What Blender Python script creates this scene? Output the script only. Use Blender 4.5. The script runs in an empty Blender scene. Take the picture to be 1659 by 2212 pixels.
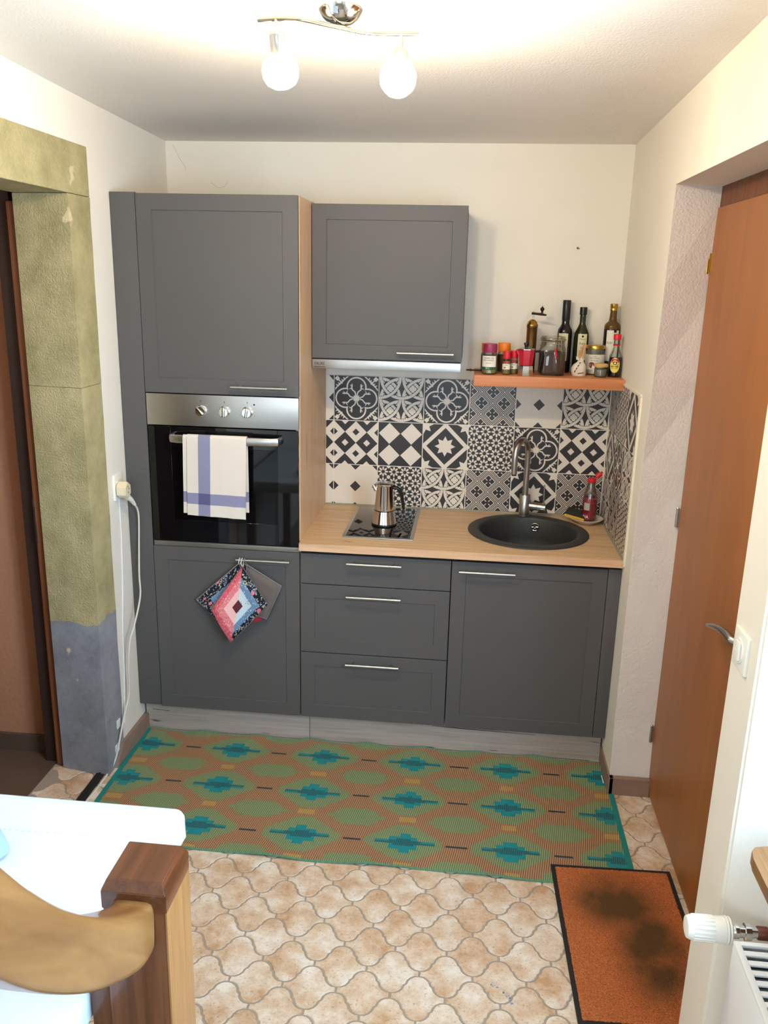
import bpy, bmesh, math, random
import numpy as np
from mathutils import Vector, Matrix
random.seed(7)
PI = math.pi
sc = bpy.context.scene
COL = sc.collection

# ------------------------------------------------------------------ camera, light, exposure
cd = bpy.data.cameras.new('camera'); cam = bpy.data.objects.new('camera', cd); COL.objects.link(cam)
cam.location = (0.6353, -3.1164, 1.9069)
cam.rotation_euler = (1.30022, -0.02223, 0.10359)
cd.sensor_fit = 'HORIZONTAL'; cd.sensor_width = 36.0; cd.lens = 36.0*1816.82/1659.0
cd.clip_start = 0.05; cd.clip_end = 60
sc.camera = cam
sc.view_settings.view_transform = 'Standard'; sc.view_settings.look = 'None'
sc.view_settings.gamma = 1.0; sc.view_settings.use_curve_mapping = False
sc.view_settings.exposure = 0.22
world = bpy.data.worlds.new('world'); sc.world = world; world.use_nodes = True
world.node_tree.nodes['Background'].inputs[0].default_value = (0.62, 0.78, 1.0, 1)
world.node_tree.nodes['Background'].inputs[1].default_value = 1.0

BULB_STRENGTH = 265.0
BULB_COLOR = (1.0, 0.82, 0.57)
def area_light(name, loc, target, sx, sy, power, color):
    ld = bpy.data.lights.new(name, 'AREA'); ld.shape = 'RECTANGLE'; ld.size = sx; ld.size_y = sy
    ld.energy = power; ld.color = color
    o = bpy.data.objects.new(name, ld); COL.objects.link(o); o.location = loc
    o.rotation_euler = (Vector(target)-Vector(loc)).to_track_quat('-Z', 'Y').to_euler()
    return o
area_light('daylight_right_window', (1.60, -2.14, 1.50), (-0.6, -1.0, 0.85), 0.9, 1.1, 105, (0.50, 0.74, 1.0))
area_light('daylight_front_window', (0.35, -4.62, 1.65), (0.3, 0.0, 0.8), 1.2, 1.1, 26, (0.72, 0.86, 1.0))
hl = bpy.data.lights.new('hall_fill', 'POINT'); hl.energy = 6.0; hl.color = (1.0, 0.74, 0.5); hl.shadow_soft_size = 0.08  # unseen point light added to give the hall a weak warm glow
ho = bpy.data.objects.new('hall_fill', hl); COL.objects.link(ho); ho.location = (-1.75, -1.15, 1.75)

# ------------------------------------------------------------------ materials
def _nt(name):
    m = bpy.data.materials.new(name); m.use_nodes = True
    nt = m.node_tree; return m, nt, nt.nodes['Principled BSDF']
def N(nt, t, **kw):
    n = nt.nodes.new(t)
    for k, v in kw.items(): setattr(n, k, v)
    return n
def c4(c): return (c[0], c[1], c[2], 1.0)
def s2l(h):
    h = h.lstrip('#'); r = []
    for i in (0, 2, 4):
        v = int(h[i:i+2], 16)/255.0
        r.append(v/12.92 if v <= 0.04045 else ((v+0.055)/1.055)**2.4)
    return tuple(r)
def C(c): return s2l(c) if isinstance(c, str) else c
def mat(name, color, rough=0.5, metal=0.0, var=0.0, vscale=8.0, bump=0.0, bscale=60.0, stretch=(1, 1, 1),
        coat=0.0, trans=0.0, emit=0.0, spec=0.5, color2=None, ior=1.45, alpha=1.0, bdist=0.002, rand=0.0):
    color = C(color); m, nt, b = _nt(name)
    b.inputs['Base Color'].default_value = c4(color); b.inputs['Roughness'].default_value = rough
    b.inputs['Metallic'].default_value = metal; b.inputs['Coat Weight'].default_value = coat
    b.inputs['Transmission Weight'].default_value = trans; b.inputs['Specular IOR Level'].default_value = spec
    b.inputs['IOR'].default_value = ior; b.inputs['Alpha'].default_value = alpha
    if emit:
        b.inputs['Emission Color'].default_value = c4(color); b.inputs['Emission Strength'].default_value = emit
    if var or color2 or bump:
        tc = N(nt, 'ShaderNodeTexCoord'); mp = N(nt, 'ShaderNodeMapping'); mp.inputs['Scale'].default_value = stretch
        nt.links.new(tc.outputs['Object'], mp.inputs['Vector'])
    if var or color2:
        no = N(nt, 'ShaderNodeTexNoise'); no.inputs['Scale'].default_value = vscale; no.inputs['Detail'].default_value = 6; no.inputs['Roughness'].default_value = 0.65
        nt.links.new(mp.outputs[0], no.inputs['Vector'])
        rp = N(nt, 'ShaderNodeValToRGB'); rp.color_ramp.elements[0].position = 0.3; rp.color_ramp.elements[1].position = 0.7
        c2 = C(color2) if color2 else tuple(min(1, x*(1+var)) for x in color)
        c1 = color if color2 else tuple(x*(1-var) for x in color)
        rp.color_ramp.elements[0].color = c4(c1); rp.color_ramp.elements[1].color = c4(c2)
        nt.links.new(no.outputs['Fac'], rp.inputs[0]); nt.links.new(rp.outputs[0], b.inputs['Base Color'])
    if bump:
        n2 = N(nt, 'ShaderNodeTexNoise'); n2.inputs['Scale'].default_value = bscale; n2.inputs['Detail'].default_value = 5
        nt.links.new(mp.outputs[0], n2.inputs['Vector'])
        bp = N(nt, 'ShaderNodeBump'); bp.inputs['Strength'].default_value = bump; bp.inputs['Distance'].default_value = bdist
        nt.links.new(n2.outputs['Fac'], bp.inputs['Height']); nt.links.new(bp.outputs[0], b.inputs['Normal'])
    return m
def wood(name, light, dark, axis='x', scale=3.0, rough=0.45, coat=0.0, knots=0.0, streak=22.0, contrast=(0.35, 0.68), tilt=0.0):
    """grain runs along axis"""
    m, nt, b = _nt(name); light = C(light); dark = C(dark)
    b.inputs['Roughness'].default_value = rough; b.inputs['Coat Weight'].default_value = coat
    tc = N(nt, 'ShaderNodeTexCoord'); mp = N(nt, 'ShaderNodeMapping')
    s = {'x': (1, streak, streak), 'y': (streak, 1, streak), 'z': (streak, streak, 1)}[axis]
    mp.inputs['Scale'].default_value = s
    m0 = N(nt, 'ShaderNodeMapping'); m0.inputs['Rotation'].default_value = (math.radians(tilt), 0, 0); nt.links.new(tc.outputs['Object'], m0.inputs['Vector'])
    nt.links.new(m0.outputs[0], mp.inputs['Vector'])
    n1 = N(nt, 'ShaderNodeTexNoise'); n1.inputs['Scale'].default_value = scale; n1.inputs['Detail'].default_value = 8; n1.inputs['Roughness'].default_value = 0.6; n1.inputs['Distortion'].default_value = 0.6
    nt.links.new(mp.outputs[0], n1.inputs['Vector'])
    rp = N(nt, 'ShaderNodeValToRGB'); rp.color_ramp.elements[0].position = contrast[0]; rp.color_ramp.elements[1].position = contrast[1]
    rp.color_ramp.elements[0].color = c4(dark); rp.color_ramp.elements[1].color = c4(light)
    nt.links.new(n1.outputs['Fac'], rp.inputs[0])
    out = rp.outputs[0]
    if knots:
        mp2 = N(nt, 'ShaderNodeMapping'); mp2.inputs['Scale'].default_value = tuple(1 if q == 1 else 7 for q in s)
        nt.links.new(tc.outputs['Object'], mp2.inputs['Vector'])
        n3 = N(nt, 'ShaderNodeTexNoise'); n3.inputs['Scale'].default_value = 6.0; n3.inputs['Detail'].default_value = 3
        nt.links.new(mp2.outputs[0], n3.inputs['Vector'])
        r3 = N(nt, 'ShaderNodeValToRGB'); r3.color_ramp.elements[0].position = 0.70; r3.color_ramp.elements[1].position = 0.76
        nt.links.new(n3.outputs['Fac'], r3.inputs[0])
        mx = N(nt, 'ShaderNodeMix', data_type='RGBA'); mx.inputs[7].default_value = c4(tuple(q*knots for q in dark))
        nt.links.new(r3.outputs[0], mx.inputs[0]); nt.links.new(out, mx.inputs[6]); out = mx.outputs[2]
    nt.links.new(out, b.inputs['Base Color'])
    bp = N(nt, 'ShaderNodeBump'); bp.inputs['Strength'].default_value = 0.12; bp.inputs['Distance'].default_value = 0.001
    nt.links.new(n1.outputs['Fac'], bp.inputs['Height']); nt.links.new(bp.outputs[0], b.inputs['Normal'])
    return m
def img_mat(name, arr, rough=0.4, bump=0.0, spec=0.5):
    """arr: (H,W,3) sRGB 0..1, computed in this script"""
    H, W, _ = arr.shape
    im = bpy.data.images.new(name+'_pattern', W, H)
    buf = np.ones((H, W, 4), np.float32); buf[..., :3] = arr
    im.pixels.foreach_set(buf.ravel()); im.update()
    m, nt, b = _nt(name); t = N(nt, 'ShaderNodeTexImage'); t.image = im; t.extension = 'EXTEND'
    uv = N(nt, 'ShaderNodeTexCoord'); nt.links.new(uv.outputs['UV'], t.inputs['Vector'])
    nt.links.new(t.outputs[0], b.inputs['Base Color']); b.inputs['Roughness'].default_value = rough
    b.inputs['Specular IOR Level'].default_value = spec
    if bump:
        bp = N(nt, 'ShaderNodeBump'); bp.inputs['Strength'].default_value = bump; bp.inputs['Distance'].default_value = 0.0015
        nt.links.new(t.outputs[0], bp.inputs['Height']); nt.links.new(bp.outputs[0], b.inputs['Normal'])
    return m

M = {}
M['wall'] = mat('wall_paint', '#E9E2D5', 0.85, var=0.02, vscale=3, bump=0.25, bscale=90)
M['wall_rough'] = mat('rough_plaster', '#E2DAD2', 0.9, var=0.03, vscale=12, bump=0.7, bscale=125, bdist=0.004)
M['ceiling'] = mat('ceiling_paint', '#EDE6DE', 0.65, var=0.02, vscale=3, bump=0.55, bscale=150, bdist=0.003)
M['trim_paint'] = mat('cream_edge_paint', '#E6DCC4', 0.7)
M['grey'] = mat('anthracite_lacquer', '#565454', 0.5, bump=0.05, bscale=500, var=0.03, vscale=300, spec=0.35)
M['grey_in'] = mat('dark_gap', '#1A1A1C', 0.8)
M['oak'] = wood('oak_side_panel', '#E0BD98', '#CBA47C', 'z', 3.0, 0.5, knots=0.6)
M['oak_top'] = wood('oak_worktop', '#D9B990', '#BE9A70', 'x', 3.0, 0.4, knots=0.5)
M['oak_edge'] = wood('oak_worktop_edge', '#DDB794', '#CBA07C', 'x', 3.0, 0.45)
M['plinth'] = wood('bleached_oak_plinth', '#C2B4A8', '#9F9288', 'x', 3.0, 0.6, knots=0.3, contrast=(0.25, 0.7))
M['beech'] = wood('orange_beech', '#D08A5A', '#BC7344', 'x', 2.5, 0.5)
M['steel'] = mat('brushed_steel', '#B9B6B2', 0.32, 1.0, bump=0.05, bscale=200, stretch=(1, 1, 40))
M['chrome'] = mat('polished_chrome', '#D8D8D8', 0.08, 1.0)
M['nickel'] = mat('brushed_nickel', '#B5B0AA', 0.28, 1.0)
M['handle'] = mat('satin_handle_metal', '#B8B8B6', 0.3, 1.0)
M['black_glass'] = mat('black_glass', (0.004, 0.004, 0.005), 0.03, spec=0.6)
M['black'] = mat('black_plastic', '#161617', 0.35)
M['rubber'] = mat('black_rubber', '#1B1B1B', 0.7)
M['sink'] = mat('black_granite_composite', '#232323', 0.5, var=0.6, vscale=400, color2='#3B3B39', bump=0.2, bscale=400)
M['white_plastic'] = mat('white_plastic', '#EFEBE0', 0.4)
M['cream_plastic'] = mat('cream_plastic', '#E4D8B8', 0.4)
M['brass'] = mat('brass', '#B08A3E', 0.25, 1.0)
M['old_brass'] = mat('aged_brass', '#8A6A40', 0.38, 1.0, var=0.25, vscale=30)
M['dark_bronze'] = mat('dark_bronze', '#3A2E22', 0.4, 0.8)
M['door'] = wood('brown_door_veneer', '#A26532', '#8E5628', 'z', 1.6, 0.42, streak=7, contrast=(0.3, 0.75))
M['door_dark'] = wood('brown_door_frame', '#7A4624', '#5E3318', 'z', 2.0, 0.5)
M['rebate'] = mat('dark_rebate_wood', '#33221A', 0.6)
M['frame_orange'] = wood('orange_frame_wood', '#8A5230', '#6C3D20', 'z', 2.0, 0.5)
M['terracotta'] = mat('terracotta_plaster', '#B07D5C', 0.9, bump=0.5, bscale=60, bdist=0.003)
M['brown_base'] = mat('brown_baseboard', '#8C7262', 0.55, var=0.08, vscale=20)
M['dark_floor'] = mat('dark_hall_floor', '#5A4A3E', 0.35, var=0.15, vscale=6)
M['grout'] = mat('floor_grout', '#9C8E7E', 0.9, bump=0.3, bscale=300)
M['tile_grout'] = mat('white_wall_grout', '#EFE4D2', 0.7)
M['silicone'] = mat('grey_silicone', '#8E8B78', 0.5)
def thin_glass(name, tint, refl=0.12, rough=0.03):
    m, nt, b = _nt(name); nt.nodes.remove(b); out = nt.nodes['Material Output']
    t = N(nt, 'ShaderNodeBsdfTransparent'); t.inputs[0].default_value = c4(C(tint)); g = N(nt, 'ShaderNodeBsdfGlossy'); g.inputs['Roughness'].default_value = rough
    lw = N(nt, 'ShaderNodeLayerWeight'); lw.inputs[0].default_value = 0.35; ma = N(nt, 'ShaderNodeMath', operation='MULTIPLY_ADD'); ma.inputs[1].default_value = 0.6; ma.inputs[2].default_value = refl*0.4
    nt.links.new(lw.outputs['Fresnel'], ma.inputs[0]); mx = N(nt, 'ShaderNodeMixShader'); nt.links.new(ma.outputs[0], mx.inputs[0])
    nt.links.new(t.outputs[0], mx.inputs[1]); nt.links.new(g.outputs[0], mx.inputs[2]); nt.links.new(mx.outputs[0], out.inputs[0]); return m
M['glass'] = thin_glass('clear_glass', '#F2F4F0')
M['green_glass'] = mat('dark_green_glass', '#2C2E14', 0.05, trans=0.25, ior=1.5)
M['dark_glass'] = mat('nearly_black_glass', '#120F0C', 0.05, spec=0.6)
M['amber_glass'] = mat('amber_glass', '#6E4B10', 0.04, trans=0.3, ior=1.5)
M['soy'] = mat('soy_liquid', '#0C0705', 0.1)
M['orange_lid'] = mat('orange_lid', '#F0801E', 0.4)
M['purple_lid'] = mat('purple_lid', '#94284F', 0.4)
M['red_lid'] = mat('red_lid', '#D0202A', 0.4)
M['red'] = mat('red_enamel', '#B4182C', 0.3, coat=0.3)
M['herbs'] = mat('dried_herbs', '#7A6A3C', 0.9, color2='#B4A468', vscale=160, bump=0.6, bscale=160)
M['herbs_brown'] = mat('brown_spice', '#5E3A1C', 0.9, color2='#7C5226', vscale=160)
M['coffee'] = mat('ground_coffee', '#3E2218', 0.9, color2='#54321F', vscale=120)
M['oilwhite'] = mat('white_coconut_oil', '#E3DDD0', 0.4)
M['label'] = mat('paper_label', '#E9E2D2', 0.6)
M['label_cream'] = mat('cream_label', '#DCD8B4', 0.6)
M['label_green'] = mat('green_label', '#1E5A3C', 0.6)
M['label_yellow'] = mat('yellow_label', '#EBD65C', 0.5)
M['ink'] = mat('black_ink', '#15130F', 0.6)
M['ink_grey'] = mat('grey_ink', '#6E675C', 0.6)
M['ink_red'] = mat('red_ink', '#B5242C', 0.6)
M['ink_white'] = mat('white_ink', '#F2EEE4', 0.6)
M['nut'] = mat('coconut_brown', '#7A4030', 0.7)
M['gold'] = mat('gold_lid', '#C8A24C', 0.28, 1.0)
M['tan_lid'] = mat('tan_lid', '#CDA766', 0.5)
M['grey_powder'] = mat('grey_salt', '#6E6A60', 0.9, color2='#8A857A', vscale=200)
M['stick'] = wood('pale_sticks', '#D8A878', '#B98250', 'z', 6, 0.6)
M['bag'] = mat('printed_paper_bag', '#DDD2BE', 0.45, bump=0.3, bscale=70, bdist=0.004)
M['ceramic'] = mat('glazed_ceramic', '#D9CFC0', 0.2)
M['soap'] = mat('pink_soap', '#D23A50', 0.25)
M['soap_glass'] = thin_glass('clear_pet', '#DCD8D2', 0.2, 0.1)
M['sponge_y'] = mat('yellow_sponge', '#E2B040', 0.9, bump=0.6, bscale=200)
M['sponge_g'] = mat('dark_scourer', '#2C3029', 0.95, bump=0.8, bscale=300)
M['cloth'] = mat('white_linen', '#C4CED8', 0.8, bump=0.25, bscale=300, bdist=0.001)
M['cloth_blue'] = mat('blue_grey_cloth', '#8FA8BC', 0.85, bump=0.3, bscale=40, bdist=0.005)
M['stitch'] = mat('drawn_thread_stitch', '#B9C6DA', 0.8)
M['newel'] = wood('dark_newel_wood', '#6E4224', '#4E2B16', 'z', 3.0, 0.3, coat=0.25)
M['newel_cap'] = wood('dark_newel_cap', '#66391F', '#482613', 'y', 3.0, 0.28, coat=0.3)
M['rail'] = wood('honey_handrail_wood', '#956A3C', '#6A4422', 'y', 2.4, 0.33, coat=0.2, streak=9, knots=0.6, contrast=(0.3, 0.75), tilt=47)
M['newel_side'] = wood('honey_lit_newel_side', '#96693C', '#7F542C', 'z', 3.0, 0.35, coat=0.2)  # paler copy of the newel wood, light painted in; reused for the table
M['radiator'] = mat('white_radiator_enamel', '#EFF2F4', 0.3)
M['copper'] = mat('brown_pipe_fitting', '#5E2A1C', 0.45)
M['sill'] = wood('brown_sill_wood', '#9C7348', '#7B5430', 'y', 3.0, 0.35, coat=0.2)
M['win_frame'] = mat('white_window_frame', '#E9E9E6', 0.4)
M['pane'] = thin_glass('window_glass', '#FDFEFE', 0.05, 0.0)
M['piping'] = mat('grey_piping', '#8A8680', 0.8)
M['grey_fabric'] = mat('grey_brown_cotton', '#6E6560', 0.9, bump=0.3, bscale=250)
M['red_fabric'] = mat('red_cotton', '#A82E3C', 0.9)
M['tape'] = mat('white_cable_cover', '#DDE0E2', 0.6)
bulb = mat('lit_bulb', BULB_COLOR, 0.3, emit=BULB_STRENGTH); M['bulb'] = bulb

def tile_mat():
    m, nt, b = _nt('sand_floor_tile')
    g = N(nt, 'ShaderNodeNewGeometry'); oi = N(nt, 'ShaderNodeObjectInfo')
    n1 = N(nt, 'ShaderNodeTexNoise'); n1.inputs['Scale'].default_value = 9; n1.inputs['Detail'].default_value = 8; n1.inputs['Roughness'].default_value = 0.7
    ad = N(nt, 'ShaderNodeVectorMath', operation='ADD'); cb = N(nt, 'ShaderNodeCombineXYZ')
    mu = N(nt, 'ShaderNodeMath', operation='MULTIPLY'); mu.inputs[1].default_value = 37.0
    nt.links.new(oi.outputs['Random'], mu.inputs[0]); nt.links.new(mu.outputs[0], cb.inputs[2])
    nt.links.new(g.outputs['Position'], ad.inputs[0]); nt.links.new(cb.outputs[0], ad.inputs[1]); nt.links.new(ad.outputs[0], n1.inputs['Vector'])
    rp = N(nt, 'ShaderNodeValToRGB'); e = rp.color_ramp.elements
    e[0].position = 0.36; e[0].color = c4(s2l('#BE9873')); e[1].position = 0.64; e[1].color = c4(s2l('#E6DCCE'))
    k = e.new(0.5); k.color = c4(s2l('#D5BDA3'))
    nt.links.new(n1.outputs['Fac'], rp.inputs[0])
    n2 = N(nt, 'ShaderNodeTexNoise'); n2.inputs['Scale'].default_value = 130; n2.inputs['Detail'].default_value = 4
    nt.links.new(g.outputs['Position'], n2.inputs['Vector'])
    r2 = N(nt, 'ShaderNodeValToRGB'); r2.color_ramp.elements[0].position = 0.3; r2.color_ramp.elements[1].position = 0.42
    r2.color_ramp.elements[0].color = (0.45, 0.36, 0.28, 1); r2.color_ramp.elements[1].color = (1, 1, 1, 1)
    nt.links.new(n2.outputs['Fac'], r2.inputs[0])
    mx = N(nt, 'ShaderNodeMix', data_type='RGBA', blend_type='MULTIPLY'); mx.inputs[0].default_value = 0.6
    nt.links.new(rp.outputs[0], mx.inputs[6]); nt.links.new(r2.outputs[0], mx.inputs[7])
    nt.links.new(mx.outputs[2], b.inputs['Base Color']); b.inputs['Roughness'].default_value = 0.42
    bp = N(nt, 'ShaderNodeBump'); bp.inputs['Strength'].default_value = 0.3; bp.inputs['Distance'].default_value = 0.001
    nt.links.new(n2.outputs['Fac'], bp.inputs['Height']); nt.links.new(bp.outputs[0], b.inputs['Normal'])
    return m
M['floor_tile'] = tile_mat()
def stone_mat():
    m, nt, b = _nt('painted_sandstone')
    g = N(nt, 'ShaderNodeNewGeometry'); sx = N(nt, 'ShaderNodeSeparateXYZ'); nt.links.new(g.outputs['Position'], sx.inputs[0])
    n0 = N(nt, 'ShaderNodeTexNoise'); n0.inputs['Scale'].default_value = 14; n0.inputs['Detail'].default_value = 5; nt.links.new(g.outputs['Position'], n0.inputs['Vector'])
    ma = N(nt, 'ShaderNodeMath', operation='MULTIPLY_ADD'); ma.inputs[1].default_value = 0.06; nt.links.new(n0.outputs['Fac'], ma.inputs[0]); nt.links.new(sx.outputs[2], ma.inputs[2])
    gt = N(nt, 'ShaderNodeMath', operation='GREATER_THAN'); gt.inputs[1].default_value = 0.665; nt.links.new(ma.outputs[0], gt.inputs[0])
    n1 = N(nt, 'ShaderNodeTexNoise'); n1.inputs['Scale'].default_value = 7; n1.inputs['Detail'].default_value = 9; n1.inputs['Roughness'].default_value = 0.7; nt.links.new(g.outputs['Position'], n1.inputs['Vector'])
    r1 = N(nt, 'ShaderNodeValToRGB'); e = r1.color_ramp.elements; e[0].position = 0.3; e[0].color = c4(s2l('#938A5E')); e[1].position = 0.7; e[1].color = c4(s2l('#BFB184'))
    r2 = N(nt, 'ShaderNodeValToRGB'); e = r2.color_ramp.elements; e[0].position = 0.3; e[0].color = c4(s2l('#75757A')); e[1].position = 0.72; e[1].color = c4(s2l('#9C9EA4'))
    nt.links.new(n1.outputs['Fac'], r1.inputs[0]); nt.links.new(n1.outputs['Fac'], r2.inputs[0])
    mx = N(nt, 'ShaderNodeMix', data_type='RGBA'); nt.links.new(gt.outputs[0], mx.inputs[0]); nt.links.new(r2.outputs[0], mx.inputs[6]); nt.links.new(r1.outputs[0], mx.inputs[7])
    # chipped pale plaster spots
    n3 = N(nt, 'ShaderNodeTexNoise'); n3.inputs['Scale'].default_value = 5.5; n3.inputs['Detail'].default_value = 4; nt.links.new(g.outputs['Position'], n3.inputs['Vector'])
    r3 = N(nt, 'ShaderNodeValToRGB'); r3.color_ramp.elements[0].position = 0.70; r3.color_ramp.elements[1].position = 0.72; nt.links.new(n3.outputs['Fac'], r3.inputs[0])
    m3 = N(nt, 'ShaderNodeMix', data_type='RGBA'); m3.inputs[7].default_value = c4(s2l('#D6C49A')); nt.links.new(r3.outputs[0], m3.inputs[0]); nt.links.new(mx.outputs[2], m3.inputs[6])
    nt.links.new(m3.outputs[2], b.inputs['Base Color']); b.inputs['Roughness'].default_value = 0.75
    n4 = N(nt, 'ShaderNodeTexNoise'); n4.inputs['Scale'].default_value = 170; n4.inputs['Detail'].default_value = 6; nt.links.new(g.outputs['Position'], n4.inputs['Vector'])
    mm = N(nt, 'ShaderNodeMath', operation='MULTIPLY_ADD'); mm.inputs[1].default_value = 0.5; mm.inputs[2].default_value = 0.18; nt.links.new(gt.outputs[0], mm.inputs[0])
    bp = N(nt, 'ShaderNodeBump'); bp.inputs['Distance'].default_value = 0.006; nt.links.new(mm.outputs[0], bp.inputs['Strength'])
    nt.links.new(n4.outputs['Fac'], bp.inputs['Height']); nt.links.new(bp.outputs[0], b.inputs['Normal'])
    return m
M['stone'] = stone_mat()
def towel_mat():
    m, nt, b = _nt('striped_tea_towel'); uv = N(nt, 'ShaderNodeTexCoord'); sx = N(nt, 'ShaderNodeSeparateXYZ'); nt.links.new(uv.outputs['UV'], sx.inputs[0])
    def bandmask(out, lo, hi):
        a = N(nt, 'ShaderNodeMath', operation='GREATER_THAN'); a.inputs[1].default_value = lo; nt.links.new(out, a.inputs[0])
        c = N(nt, 'ShaderNodeMath', operation='LESS_THAN'); c.inputs[1].default_value = hi; nt.links.new(out, c.inputs[0])
        d = N(nt, 'ShaderNodeMath', operation='MULTIPLY'); nt.links.new(a.outputs[0], d.inputs[0]); nt.links.new(c.outputs[0], d.inputs[1]); return d
    v = bandmask(sx.outputs[0], 0.19, 0.395); h = bandmask(sx.outputs[1], 0.145, 0.285)
    su = N(nt, 'ShaderNodeMath', operation='ADD'); nt.links.new(v.outputs[0], su.inputs[0]); nt.links.new(h.outputs[0], su.inputs[1])
    hf = N(nt, 'ShaderNodeMath', operation='MULTIPLY'); hf.inputs[1].default_value = 0.5; nt.links.new(su.outputs[0], hf.inputs[0])
    rp = N(nt, 'ShaderNodeValToRGB'); rp.color_ramp.interpolation = 'CONSTANT'; e = rp.color_ramp.elements
    e[0].position = 0; e[0].color = c4(s2l('#DACFC4')); e[1].position = 0.4; e[1].color = c4(s2l('#8585A2')); k = e.new(0.9); k.color = c4(s2l('#555480'))
    nt.links.new(hf.outputs[0], rp.inputs[0]); nt.links.new(rp.outputs[0], b.inputs['Base Color']); b.inputs['Roughness'].default_value = 0.9
    no = N(nt, 'ShaderNodeTexNoise'); no.inputs['Scale'].default_value = 300; nt.links.new(uv.outputs['Object'], no.inputs['Vector'])
    bp = N(nt, 'ShaderNodeBump'); bp.inputs['Strength'].default_value = 0.3; bp.inputs['Distance'].default_value = 0.001; nt.links.new(no.outputs['Fac'], bp.inputs['Height']); nt.links.new(bp.outputs[0], b.inputs['Normal'])
    return m
M['towel'] = towel_mat()
def doormat_mat():
    m, nt, b = _nt('orange_coir_pile'); g = N(nt, 'ShaderNodeNewGeometry')
    def spot(cx, cy, sx_, sy_):
        mp = N(nt, 'ShaderNodeMapping'); mp.inputs['Location'].default_value = (-cx/sx_, -cy/sy_, 0); mp.inputs['Scale'].default_value = (1/sx_, 1/sy_, 0)
        nt.links.new(g.outputs['Position'], mp.inputs['Vector']); ln = N(nt, 'ShaderNodeVectorMath', operation='LENGTH'); nt.links.new(mp.outputs[0], ln.inputs[0])
        mr = N(nt, 'ShaderNodeMapRange'); mr.interpolation_type = 'SMOOTHSTEP'; mr.inputs[1].default_value = 1.1; mr.inputs[2].default_value = 0.1; nt.links.new(ln.outputs['Value'], mr.inputs[0]); return mr
    a = spot(1.175, -0.80, .19, .16); c = spot(1.255, -1.00, .14, .26); mxm = N(nt, 'ShaderNodeMath', operation='MAXIMUM')
    nt.links.new(a.outputs[0], mxm.inputs[0]); nt.links.new(c.outputs[0], mxm.inputs[1])
    n = N(nt, 'ShaderNodeTexNoise'); n.inputs['Scale'].default_value = 9; n.inputs['Detail'].default_value = 8; n.inputs['Roughness'].default_value = 0.6; nt.links.new(g.outputs['Position'], n.inputs['Vector'])
    mu = N(nt, 'ShaderNodeMath', operation='MULTIPLY'); nt.links.new(mxm.outputs[0], mu.inputs[0]); nt.links.new(n.outputs['Fac'], mu.inputs[1])
    mu2 = N(nt, 'ShaderNodeMath', operation='MULTIPLY'); mu2.inputs[1].default_value = 2.3; mu2.use_clamp = True; nt.links.new(mu.outputs[0], mu2.inputs[0])
    n2 = N(nt, 'ShaderNodeTexNoise'); n2.inputs['Scale'].default_value = 260; n2.inputs['Detail'].default_value = 3; nt.links.new(g.outputs['Position'], n2.inputs['Vector'])
    rp = N(nt, 'ShaderNodeValToRGB'); e = rp.color_ramp.elements; e[0].position = 0.3; e[0].color = c4(s2l('#98512C')); e[1].position = 0.7; e[1].color = c4(s2l('#CC7C4A')); nt.links.new(n2.outputs['Fac'], rp.inputs[0])
    mx = N(nt, 'ShaderNodeMix', data_type='RGBA'); mx.inputs[7].default_value = c4(s2l('#5E4228')); nt.links.new(mu2.outputs[0], mx.inputs[0]); nt.links.new(rp.outputs[0], mx.inputs[6])
    nt.links.new(mx.outputs[2], b.inputs['Base Color']); b.inputs['Roughness'].default_value = 0.95; b.inputs['Specular IOR Level'].default_value = 0.1
    bp = N(nt, 'ShaderNodeBump'); bp.inputs['Strength'].default_value = 0.9; bp.inputs['Distance'].default_value = 0.004; nt.links.new(n2.outputs['Fac'], bp.inputs['Height']); nt.links.new(bp.outputs[0], b.inputs['Normal'])
    return m
M['doormat'] = doormat_mat()

# ------------------------------------------------------------------ geometry helpers (world coordinates; obj() moves them to the thing's origin)
def nb(): return bmesh.new()
def merge(dst, src):
    me = bpy.data.meshes.new('tmp'); src.to_mesh(me); src.free(); dst.from_mesh(me); bpy.data.meshes.remove(me); return dst
def box(bm, x0, x1, y0, y1, z0, z1, bev=0.0, seg=2, taper=None):
    b = bmesh.new(); P = [(x, y, z) for z in (z0, z1) for y in (y0, y1) for x in (x0, x1)]
    v = [b.verts.new(p) for p in P]
    for f in ((0, 2, 3, 1), (4, 5, 7, 6), (0, 1, 5, 4), (2, 6, 7, 3), (0, 4, 6, 2), (1, 3, 7, 5)): b.faces.new([v[i] for i in f])
    if bev: bmesh.ops.bevel(b, geom=b.edges[:], offset=bev, segments=seg, affect='EDGES', profile=0.6)
    return merge(bm, b)
def hexa(bm, P, bev=0.0):
    """8 points ordered like box()"""
    b = bmesh.new(); v = [b.verts.new(p) for p in P]
    for f in ((0, 2, 3, 1), (4, 5, 7, 6), (0, 1, 5, 4), (2, 6, 7, 3), (0, 4, 6, 2), (1, 3, 7, 5)): b.faces.new([v[i] for i in f])
    if bev: bmesh.ops.bevel(b, geom=b.edges[:], offset=bev, segments=2, affect='EDGES')
    return merge(bm, b)
def frame_for(d):
    d = Vector(d).normalized(); up = Vector((0, 0, 1)) if abs(d.z) < 0.95 else Vector((1, 0, 0))
    a = d.cross(up).normalized(); return a, d.cross(a).normalized()
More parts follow.
